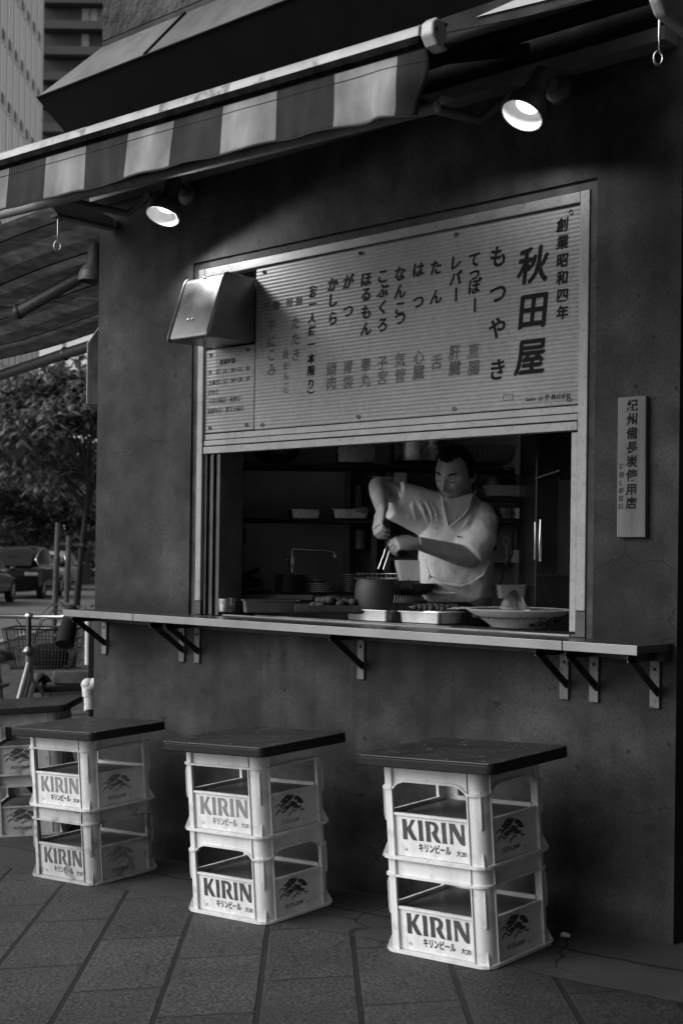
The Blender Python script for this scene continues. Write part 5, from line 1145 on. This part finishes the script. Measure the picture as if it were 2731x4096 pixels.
# ------------------------------------------------------------------ bicycle
bk = V(20, 2700, 7.55); bk.z = gz(bk.x, bk.y); BS = 1.09
bi = thing('bicycle', 'city bicycle with a wire front basket parked on the pavement left of the shop', 'bicycle', bk, ROT-.03); bi.scale = (BS, BS, BS)
m_bike = mat('bike_silver', .38, .35, .7, var=.15); m_rub = mat('rubber', .02, .8)
def bb(name, m, par, fn, smooth=60):
    b = MB(); fn(b); return b.build(name, m, par, world=False, smooth=smooth)
def wheel(y, nm='wheel'):
    b = MB(); b.tube([(0, y+.315*cos(2*pi*k/40), .335+.315*sin(2*pi*k/40)) for k in range(41)], .019, 8, cap=False); w = b.build(nm, m_rub, bi, world=False, smooth=60)
    b = MB(); b.tube([(0, y+.296*cos(2*pi*k/40), .335+.296*sin(2*pi*k/40)) for k in range(41)], .009, 6, cap=False); b.tube([(-.04, y, .335), (.04, y, .335)], .02, 8); b.build('rim', m_steel, w, world=False, smooth=60)
    b = MB()
    for k in range(18): a = 2*pi*k/18; b.tube([((-1)**k*.025, y, .335), (0, y+.295*cos(a), .335+.295*sin(a))], .0014, 4)
    b.build('spoke', m_steel, w, world=False)
wheel(-.52); wheel(.62)
ox = .02
def X_(x, y, z): return (x+ox, y, z)
for ch in bi.children: ch.location.x = ox
bb('frame', m_bike, bi, lambda b: (b.tube([X_(0, .40, .80), X_(0, .43, .66)], .022, 12), b.tube([X_(0, .41, .76), X_(0, -.05, .33)], .017, 12), b.tube([X_(0, .42, .69), X_(0, -.02, .28)], .020, 12), b.tube([X_(0, -.05, .28), X_(0, -.17, .72)], .016, 10), b.tube([X_(0, -.05, .28), X_(.05, -.52, .335)], .009, 8), b.tube([X_(0, -.15, .62), X_(.05, -.52, .335)], .008, 8), b.tube([X_(0, -.15, .62), X_(-.05, -.52, .335)], .008, 8)))
bb('fork', m_bike, bi, lambda b: (b.tube([X_(.0, .44, .66), X_(.055, .47, .60), X_(.055, .62, .335)], .011, 8), b.tube([X_(.0, .44, .66), X_(-.055, .47, .60), X_(-.055, .62, .335)], .011, 8)))
bb('headset', m_steel_d, bi, lambda b: b.lathe([(.02, -.02), (.033, -.012), (.036, 0), (.03, .012), (.02, .025)], X_(0, .40, .82), 18))
bb('stem', m_iron, bi, lambda b: b.tube([X_(0, .40, .81), X_(0, .385, 1.0), X_(0, .40, 1.015)], .014, 12))
bb('handlebar', m_chrome, bi, lambda b: (b.tube([X_(-.30, .16, 1.02), X_(-.27, .32, 1.03), X_(-.22, .39, 1.015), X_(-.17, .40, 1.01), X_(.17, .40, 1.01), X_(.22, .385, 1.02), X_(.255, .32, 1.035), X_(.28, .16, 1.02)], .0125, 12), b.ell(X_(0, .40, 1.013), (.028, .02, .02))))
bb('handlebar_muff', m_black_m, bi, lambda b: (b.tube([X_(.235, .36, 1.06), X_(.262, .28, 1.05), X_(.272, .15, .96), X_(.268, .10, .88)], [.024, .036, .045, .050], 14)))
bb('saddle', m_black, bi, lambda b: b.ring_loft([[(x*w+ox, y, .80+z+dz) for x, z in ((-1, 0), (-.9, .03), (-.4, .05), (.4, .05), (.9, .03), (1, 0), (.6, -.02), (-.6, -.02))] for y, w, dz in ((-.34, .06, .02), (-.30, .10, .03), (-.2, .095, .02), (-.1, .05, .01), (0, .03, .005), (.04, .018, 0))]))
bb('saddle_post', m_steel, bi, lambda b: b.tube([X_(0, -.17, .70), X_(0, -.20, .81)], .013, 10))
bb('rear_rack', m_iron, bi, lambda b: (b.tube([X_(-.07, -.25, .70), X_(-.07, -.75, .70), X_(.07, -.75, .70), X_(.07, -.25, .70), X_(-.07, -.25, .70)], .007, 8), [b.tube([X_(s*.06, -.6, .70), X_(s*.06, -.52, .335)], .006, 6) for s in (-1, 1)]))
bb('front_mudguard', m_bike, bi, lambda b: b.ring_loft([[(ox+sx*.028, .62+r*cos(a), .335+r*sin(a)) for sx, r in ((-1, .335), (-.5, .347), (.5, .347), (1, .335))] for a in [radians(d) for d in range(40, 176, 8)]], closed=False, cap=False))
bb('brake_cable', m_black, bi, lambda b: (b.tube([X_(.23, .40, 1.04), X_(.13, .50, 1.10), X_(.05, .50, 1.03), X_(.02, .44, .90), X_(.03, .47, .75)], .003, 6), b.tube([X_(.22, .40, 1.03), X_(.12, .48, 1.05), X_(.05, .48, .98), X_(.01, .44, .86)], .003, 6), b.tube([X_(-.22, .40, 1.03), X_(-.1, .47, 1.0), X_(-.01, .44, .9)], .003, 6)))
def basket(b):
    tx, ty, bx_, by = .20, .15, .16, .11; zt, zb = .93, .70; yc = .72
    rect = lambda sx, sy, z: [X_(-sx, yc-sy, z), X_(sx, yc-sy, z), X_(sx, yc+sy, z), X_(-sx, yc+sy, z), X_(-sx, yc-sy, z)]
    b.tube(rect(tx, ty, zt), .005, 6)
    for t in (.25, .5, .75, 1): b.tube(rect(tx+(bx_-tx)*t, ty+(by-ty)*t, zt+(zb-zt)*t), .0022, 5)
    for k in range(19):
        u = -1+2*k/18
        for s in (-1, 1): b.tube([X_(u*tx, yc+s*ty, zt), X_(u*bx_, yc+s*by, zb)], .0022, 5)
    for k in range(11):
        u = -1+2*k/10
        for s in (-1, 1): b.tube([X_(s*tx, yc+u*ty, zt), X_(s*bx_, yc+u*by, zb)], .0022, 5)
        b.tube([X_(-bx_, yc+u*by, zb), X_(bx_, yc+u*by, zb)], .0022, 5)
bb('basket', m_iron, bi, basket)
bg_ = thing('black_bag', 'black bag slumped inside the bicycle basket', 'bag', bk+Rr*.05+Ff*.79+Vector((0, 0, .77)), ROT)
b = MB(); b.ring_loft([[(x*s+.03, y*s*.75, z) for x, y in rrect(.11, .09, .04, 4)] for s, z in ((.95, .01), (1.05, .05), (1, .10), (.7, .14), (.3, .15))]); b.build('bag_body', m_black_m, bg_, world=False, smooth=60)

# ------------------------------------------------------------------ cars at the far kerb
RD_ANG = atan2(.716, -.698)-pi/2
def Q(a, D, z): return Vector((0, 0, 0)) + Vector((.716, .698, 0))*a + Vector((-.698, .716, 0))*D + Vector((0, 0, z))
m_glass = mat('car_glass', .01, .06, 0, var=.1, spec=.3)
def car(name, lab, a, D, paint, L_, Hh, Wd, prof, roof, cab):
    """prof: (y, hood height, half width); roof: list of (y, z, half width) over the cabin"""
    t = thing(name, lab, 'car', Q(a, D, -.165), RD_ANG)
    b = MB(); rings = []
    for y, z, w in prof:
        rings.append([(-w*.93, y, .22), (-w, y, .42), (-w*.985, y, z*.86), (-w*.90, y, z), (-w*.4, y, z+.02), (w*.4, y, z+.02), (w*.90, y, z), (w*.985, y, z*.86), (w, y, .42), (w*.93, y, .22)])
    b.ring_loft(rings); body = b.build('body', paint, t, world=False, smooth=40)
    body.modifiers.new('s', 'SUBSURF').levels = 1; body.modifiers['s'].render_levels = 2
    b = MB(); rings = []
    for y, z, w, zb in roof: rings.append([(-w*1.12, y, zb), (-w*.98, y, z*.9+zb*.1), (-w*.8, y, z), (w*.8, y, z), (w*.98, y, z*.9+zb*.1), (w*1.12, y, zb)])
    b.ring_loft(rings); r_ = b.build('roof', paint, t, world=False, smooth=45); r_.modifiers.new('s', 'SUBSURF').levels = 1; r_.modifiers['s'].render_levels = 2
    for s in (-1, 1):                                # side glass sits just proud of the cabin sides
        b = MB(); ys = [c[0] for c in cab]; lo = [(s*(c[2]*1.13+.008), c[0], c[3]+.05) for c in cab]; up = [(s*(c[2]*1.0+.012), c[0], c[3]+(c[1]-c[3])*.86) for c in cab]
        n = len(cab); b.add(lo+up, [(i, i+1, n+i+1, n+i) for i in range(n-1)]); b.build('side_window', m_glass, t, world=False, solid=.012)
        b = MB(); b.tube([(p[0]+s*.012, p[1], p[2]-.01) for p in lo], .014, 6); b.tube([(p[0]+s*.006, p[1], p[2]+.02) for p in [lo[0]]+up+[lo[-1]]], .014, 6); b.build('highlight_trim', m_chrome, t, world=False, smooth=60)  # bright tubes standing in for highlights on roof line and shoulder
    y0, z0, w0, zb0 = roof[0]; y1, z1, w1, zb1 = roof[1]
    b = MB(); b.add([(-w0*.95, y0-.035, zb0+.06), (w0*.95, y0-.035, zb0+.06), (w1*.78, y1-.045, z1-.07), (-w1*.78, y1-.045, z1-.07)], [(0, 1, 2, 3)]); b.build('rear_window', m_glass, t, world=False, solid=.01)
    y0, z0, w0, zb0 = roof[-1]; y1, z1, w1, zb1 = roof[-2]
    b = MB(); b.add([(-w0*.95, y0+.035, zb0+.05), (w0*.95, y0+.035, zb0+.05), (w1*.78, y1+.045, z1-.06), (-w1*.78, y1+.045, z1-.06)], [(0, 1, 2, 3)]); b.build('windscreen', m_glass, t, world=False, solid=.01)
    for y in (-L_*.305, L_*.305):
        for s in (-1, 1):
            b = MB(); b.lathe([(.20, .11), (.31, .11), (.345, .08), (.345, -.08), (.31, -.11), (.20, -.11)], (s*(Wd/2-.12), y, .345), 28, Matrix.Rotation(pi/2, 3, 'Y')); w = b.build('wheel', m_rub, t, world=False, smooth=40)
            b = MB(); b.lathe([(.001, .07), (.06, .08), (.2, .09), (.23, .10)], (s*(Wd/2-.12), y, .345), 20, Matrix.Rotation(s*pi/2, 3, 'Y'))
            for k in range(5): a_ = 2*pi*k/5; b.tube([(s*(Wd/2-.025), y, .345), (s*(Wd/2-.025), y+.22*cos(a_), .345+.22*sin(a_))], .022, 5)
            b.build('rim', m_steel, w, world=False, smooth=40)
    for s in (-1, 1):
        b = MB(); b.ell((s*(Wd/2+.08), cab[-1][0]-.12, cab[-1][3]+.12), (.10, .06, .075)); b.tube([(s*(Wd/2-.06), cab[-1][0]-.1, cab[-1][3]+.06), (s*(Wd/2+.06), cab[-1][0]-.12, cab[-1][3]+.1)], .02, 6); b.build('wing_mirror', paint, t, world=False, smooth=60)
        b = MB(); b.box((s*(Wd/2-.25), -L_/2+.03, prof[1][1]*.82), (.42, .06, .11)); b.build('tail_light', mat('tail_lens', .25, .2), t, world=False, bevel=.02)
        b = MB(); b.box((s*(Wd/2-.28), L_/2-.10, .66), (.34, .14, .12)); b.build('headlight', m_glass, t, world=False, bevel=.03)
    b = MB(); b.box((0, -L_/2-.005, .62), (.36, .02, .17)); b.build('number_plate', m_plate, t, world=False)
    return t
m_blk = mat('black_car_paint', .008, .12, .0, var=.05, spec=.12); m_gry = mat('grey_car_paint', .05, .2, .2, var=.05, spec=.2)
car('parked_car', 'glossy black parked car with a sloping tail at the far kerb', -9.72, 45.3, m_blk, 4.85, 1.75, 1.96,
    [(-2.40, .82, .82), (-2.30, 1.0, .94), (-1.7, 1.10, .975), (-.6, 1.08, .98), (.8, 1.05, .975), (1.5, 1.0, .96), (2.1, .88, .90), (2.40, .70, .76)],
    [(-2.15, 1.08, .70, 1.02), (-1.35, 1.56, .70, 1.04), (-.5, 1.75, .68, 1.04), (.25, 1.73, .67, 1.02), (1.45, 1.06, .72, 1.0)],
    [(-1.75, 1.30, .70, 1.04), (-1.2, 1.60, .70, 1.04), (-.4, 1.73, .69, 1.04), (.3, 1.70, .68, 1.02), (1.2, 1.20, .715, 1.0)])
car('parked_car', 'grey parked car behind the black one, cut by the left picture edge', -9.95, 39.3, m_gry, 4.6, 1.45, 1.80,
    [(-2.28, .74, .76), (-2.2, .90, .86), (-1.5, .95, .895), (-.4, .93, .90), (.8, .93, .895), (1.5, .88, .88), (2.05, .76, .82), (2.28, .60, .68)],
    [(-2.0, .95, .66, .90), (-1.2, 1.32, .64, .92), (-.4, 1.44, .62, .92), (.25, 1.42, .62, .92), (1.2, .95, .68, .90)],
    [(-1.6, 1.12, .66, .92), (-1.1, 1.33, .64, .92), (-.3, 1.42, .63, .92), (.3, 1.39, .63, .92), (1.0, 1.05, .67, .90)])
car('parked_car', 'pale small vehicle parked further along the far kerb', -10.55, 55, mat('pale_car_paint', .35, .25), 4.2, 1.6, 1.70,
    [(-2.08, .80, .72), (-2.0, .95, .83), (-1.2, 1.0, .85), (.4, 1.0, .85), (1.3, .98, .84), (1.9, .80, .78), (2.08, .62, .66)],
    [(-2.0, 1.0, .66, .95), (-1.7, 1.50, .64, .98), (-.5, 1.60, .62, .98), (.5, 1.56, .62, .98), (1.3, .98, .68, .96)],
    [(-1.75, 1.45, .66, .98), (-1.2, 1.50, .64, .98), (-.3, 1.56, .63, .98), (.4, 1.52, .63, .98), (1.05, 1.12, .67, .96)])

# ------------------------------------------------------------------ trees
def leafmat(name, base, tr=.35):
    m = bpy.data.materials.new(name); m.use_nodes = True; nt = m.node_tree; L = nt.links
    b = nt.nodes['Principled BSDF']; oi = nd(nt, 'ShaderNodeTexCoord'); v = rng(nt, noise(nt, oi.outputs['Object'], 2.1, 3), .3, .7, base*.6, base*1.5)
    L.new(v, b.inputs['Base Color']); b.inputs['Roughness'].default_value = .45
    t = nd(nt, 'ShaderNodeBsdfTranslucent'); L.new(v, t.inputs[0]); ms = nd(nt, 'ShaderNodeMixShader'); ms.inputs[0].default_value = tr
    L.new(b.outputs[0], ms.inputs[1]); L.new(t.outputs[0], ms.inputs[2]); L.new(ms.outputs[0], nt.nodes['Material Output'].inputs[0]); return m
m_leaf = leafmat('leaf', .12); m_leaf2 = leafmat('far_leaf', .09); m_bark = mat('bark', .022, .9, var=.4, scale=8, streak=.4, bump=.6, bscale=40)
def leaf(b, p, ln, wd, rnd, droop=.5):
    a = rnd.uniform(0, 2*pi); d = Vector((cos(a), sin(a), -droop+rnd.uniform(-.5, .45))).normalized(); s = d.cross(Vector((rnd.uniform(-.4, .4), rnd.uniform(-.4, .4), 1))).normalized(); n = s.cross(d)
    m_ = p+d*ln*.5; b.add([p, m_-s*wd/2-n*wd*.15, p+d*ln-n*ln*.12, m_+s*wd/2-n*wd*.15, m_+n*wd*.05], [(0, 1, 4), (1, 2, 4), (2, 3, 4), (3, 0, 4)])
def tree(lab, base, H, blobs, nl, ln, wd, trunk_r, m, seed, grp=None, lean=(0, 0), nm='street_tree'):
    rnd = random.Random(seed); base = Vector(base); t = thing(nm, lab, 'tree', base, 0, grp)
    top = base+Vector((lean[0], lean[1], H*.62)); b = MB()
    mid = base.lerp(top, .5)+Vector((rnd.uniform(-.05, .05), rnd.uniform(-.05, .05), 0))
    b.tube([base-Vector((0, 0, .05)), base.lerp(mid, .4), mid, top], [trunk_r*1.25, trunk_r, trunk_r*.8, trunk_r*.45], 9)
    for c, r in blobs:
        c = base+Vector(c)
        for q in range(2): e = c+Vector([rnd.uniform(-.6, .6)*r[i] for i in range(3)]); st = mid.lerp(top, rnd.uniform(.5, 1)); b.tube([st, st.lerp(e, .5)+Vector((0, 0, .1*r[2])), e], [trunk_r*.4, trunk_r*.25, trunk_r*.08], 6)
    b.build('trunk', m_bark, t, smooth=60); b = MB(); tot = sum(r[0]*r[1]*r[2] for _, r in blobs)
    for c, r in blobs:
        c = base+Vector(c); n = int(nl*r[0]*r[1]*r[2]/tot); k = 0
        while k < n:
            u = Vector((rnd.gauss(0, 1), rnd.gauss(0, 1), rnd.gauss(0, 1))).normalized()*(rnd.random()**.42)
            cl = c+Vector((u.x*r[0], u.y*r[1], u.z*r[2])); q = rnd.randint(5, 11)
            for _ in range(q): leaf(b, cl+Vector((rnd.gauss(0, ln*.8), rnd.gauss(0, ln*.8), rnd.gauss(0, ln*.5))), ln*rnd.uniform(.7, 1.2), wd*rnd.uniform(.7, 1.2), rnd)
            k += q
    b.build('crown', m, t); return t
tb = V(293, 2569, 21); tb.z = -.11
def rel(u, v, D): return V(u, v, D)-tb
tree('slim street tree with large drooping leaves tied to two wooden stakes', tb, 4.4, [(rel(120, 1720, 20.6), (.55, .9, .34)), (rel(290, 1660, 21), (.7, .7, .32)), (rel(330, 1520, 21.6), (.7, .8, .32)), (rel(190, 1560, 22), (.9, .9, .30)), (rel(40, 1640, 22), (.8, .8, .3)), (rel(60, 1850, 21.5), (.5, .5, .3)), (rel(190, 1900, 21), (.4, .4, .25)), (rel(430, 1600, 21.5), (.7, .8, .5)), (rel(-150, 1650, 21.5), (.7, .8, .5))], 5600, .19, .10, .058, m_leaf, 3, None, (.35*.7, .1))
for i, (u, v, h_) in enumerate(((214, 2563, 1.95), (258, 2566, 1.75))):
    p = V(u, v, 20.7); p.z = -.11; t = thing('tree_stake', ('left' if i == 0 else 'right')+' wooden stake of the pair propping the slim street tree', 'stake', p, 0, 'stakes at the street tree'); b = MB(); b.tube([p, p+Vector((.05, .03, h_))], .045, 10); b.build('stake_pole', mat('stake_wood', .075, .8, var=.3, streak=.4), t, smooth=50)
    if i == 0: b = MB(); b.tube([p+Vector((.05, .03, 1.62)), p+Vector((.30, .32, 1.60))], .035, 8); b.build('cross_bar', mat('stake_wood', .075), t, smooth=50)
far = [(-60, 62, 7.5, 1), (70, 74, 9.0, 2), (210, 84, 8.0, 3), (310, 92, 9.5, 4), (420, 97, 9.0, 5), (150, 66, 5.0, 6)]
FL = ['dense dark tree beyond the road at the left picture edge', 'tall dark tree beyond the road above the black car', 'dark tree beyond the road left of the slim tree trunk', 'tall tree beyond the road behind the slim tree trunk', 'tree beyond the road half hidden by the wall corner', 'low bushy tree right behind the black car']
for (u, D, H, sd_), lab in zip(far, FL):
    p = V(u, 2250, D); p.z = -.1; bl = []
    rnd = random.Random(sd_*11)
    for k in range(7): bl.append((Vector((rnd.uniform(-2.4, 2.4), rnd.uniform(-2.4, 2.4), H*(.22+.68*k/6))), (rnd.uniform(1.6, 2.6), rnd.uniform(1.6, 2.6), rnd.uniform(.8, 1.5))))
    tree(lab, p, H, bl, 4200, .42, .24, .22, m_leaf2, sd_, 'trees beyond the road', nm='broadleaf_tree')
# hedge and bright small plant
def hedge(lab, a0, D0, D1, h_, seed):
    rnd = random.Random(seed); p0 = Q(a0, D0, -.1); t = thing('hedge', lab, 'hedge', p0); b = MB()
    for _ in range(2600): p = Q(a0+rnd.uniform(-.8, .8), rnd.uniform(D0, D1), -.1+h_*rnd.random()**.7); leaf(b, p, .3, .2, rnd)
    b.build('foliage', m_leaf2, t)
hedge('low dark hedge running along the pavement beyond the road', -13.2, 44, 100, 1.7, 21)
rnd = random.Random(5); p = V(318, 2500, 17.5); p.z = -.11; t = thing('sapling', 'small thin plant with few round leaves beside the tree trunk', 'plant', p); b = MB(); b.tube([p, p+Vector((.05, .05, .5)), p+Vector((.0, .1, .8))], .008, 6); b.build('stem', m_bark, t); b = MB()
for _ in range(46): leaf(b, p+Vector((rnd.uniform(-.25, .2), rnd.uniform(-.25, .2), rnd.uniform(.1, .85))), .09, .07, rnd)
b.build('foliage', m_leaf, t)
# utility cabinet, notice board, planter
p = V(330, 2325, 64); t = thing('utility_cabinet', 'dark roadside utility cabinet behind the tree trunk', 'cabinet', (p.x, p.y, -.07), RD_ANG); b = MB(); b.bx(-.36, .36, -.25, .25, 0, 1.42); b.build('cabinet_body', mat('cabinet_grey', .035, .6), t, world=False, bevel=.02); b = MB(); b.bx(-.40, .40, -.29, .29, 1.42, 1.47); b.build('lid', mat('cabinet_grey', .03), t, world=False)
b = MB(); b.bx(-.006, .006, -.262, -.25, .1, 1.35); b.build('door_seam', m_black, t, world=False)
p = V(372, 2230, 66); t = thing('notice_board', 'pale notice board on a post at the far pavement', 'sign', (p.x, p.y, -.07), ROT); b = MB(); b.bx(-.26, .30, 0, .03, 1.05, 1.95); b.build('panel', mat('notice_white', .6, .6), t, world=False); b = MB(); b.bx(-.03, .03, .03, .08, 0, 1.9); b.build('post', m_iron, t, world=False)
b = MB(); b.bx(-.18, .22, -.004, 0, 1.62, 1.70); b.bx(-.18, .12, -.004, 0, 1.20, 1.27); b.build('print_band', m_ink3, t, world=False)

# ------------------------------------------------------------------ buildings across the street
# pale tower with fins, its face along the street
m_tow = mat('pale_tower_cladding', .92, .12, var=.06, scale=.2, spec=1.0); m_tow2 = mat('tower_fin', .72, .5, var=.08, scale=.3); m_dkw = mat('tower_dark_glass', .02, .5, 0, var=.3, spec=.1)
TA, TD0, TD1, TH = -20.0, 66.0, 96.6, 70.0
tw = thing('office_tower', 'pale office tower with vertical fins and small dark windows', 'building', Q(TA-6, 81, 0))
def qbox(b, a0, a1, D0, D1, z0, z1): b.ring_loft([[Q(a, D, z) for a, D in ((a0, D0), (a1, D0), (a1, D1), (a0, D1))] for z in (z0, z1)])
b = MB(); qbox(b, TA-14, TA, TD0, TD1, -.1, TH); b.build('facade', m_tow, tw)
NC = 17; cw = (TD1-TD0)/NC; b = MB()
for k in range(NC+1): D = TD0+cw*k; qbox(b, TA, TA+.07, D-.13, D+.13, 0, TH)
for k in range(NC): D = TD0+cw*(k+.52); qbox(b, TA, TA+.04, D-.07, D+.07, 0, TH)
b.build('fin', m_tow2, tw)
b = MB()
for f in range(17): qbox(b, TA, TA+.05, TD0, TD1, f*4.05+1.1, f*4.05+1.25)
b.build('floor_band', m_tow2, tw)
for f in range(4, 11):
    for k in range(4, NC):
        D = TD0+cw*k+.15; b = MB(); qbox(b, TA+.01, TA+.03, D, D+cw*.60, f*4.05+1.25, f*4.05+1.98); b.build('window', m_dkw, tw)
# dark apartment block with balconies, facing us
AD = 150.0
m_apt = mat('dark_apartment', .030, .7, var=.2, scale=.3); m_par = mat('balcony_parapet', .05, .7, var=.15, scale=.4)
ap = thing('apartment_block', 'dark apartment block with long balcony parapets and curtained windows', 'building', V(330, 2206, AD+5), ROT)
s150 = AD/F_PX
def ux(u): return (u-330)*AD/F_PX
def vz(v): return 1.4+(2206-v)*AD/F_PX - V(330, 2206, AD+5).z
b = MB(); b.bx(ux(90), ux(900), 0, 8, -2, 75); b.build('wall', m_apt, ap, world=False)
for k in range(9):
    vtop = 28+106*(k-2); b = MB(); b.bx(ux(140), ux(900), -1.4, -1.25, vz(vtop+33), vz(vtop)); b.bx(ux(140), ux(900), -1.25, 0, vz(vtop+33), vz(vtop+28)); b.build('balcony', m_par, ap, world=False)
m_cur = mat('curtain', .26, .8, var=.2, scale=1.5); m_cur2 = mat('curtain_dim', .15, .8, var=.4, scale=2)
for k in range(6):
    for j in range(4):
        if k == 2 and j > 0: continue
        u0 = 300+j*34; b = MB(); vtop = 28+106*(k-1); b.bx(ux(u0), ux(u0+30), -.12, -.02, vz(vtop-3), vz(vtop-68)); b.build('curtained_window', m_cur if (j+k) % 3 else m_cur2, ap, world=False)
b = MB(); b.bx(ux(190), ux(213), -.3, -.2, vz(572), vz(552)); b.bx(ux(200), ux(222), -.3, -.2, vz(582), vz(572)); b.build('lit_window', emat('lit_window', 2.2), ap, world=False)
# pale building behind the trees
pb = thing('pale_building', 'pale plain building far behind the street trees', 'building', V(200, 2206, 135), ROT)
b = MB(); b.bx(-14, 9, 0, 6, -2, (2206-1180)*135/F_PX+1); b.build('wall', mat('pale_wall', .85, .7, var=.06, scale=.3), pb, world=False)
b = MB()
for z in (6, 12, 18.2): b.bx(-14, 9, -.05, 0, z, z+.25)
for x in (-9, -4, 1, 4.1): b.bx(x, x+.3, -.06, -.01, 0, 25)
b.build('joint_line', mat('pale_joint', .25, .7), pb, world=False)
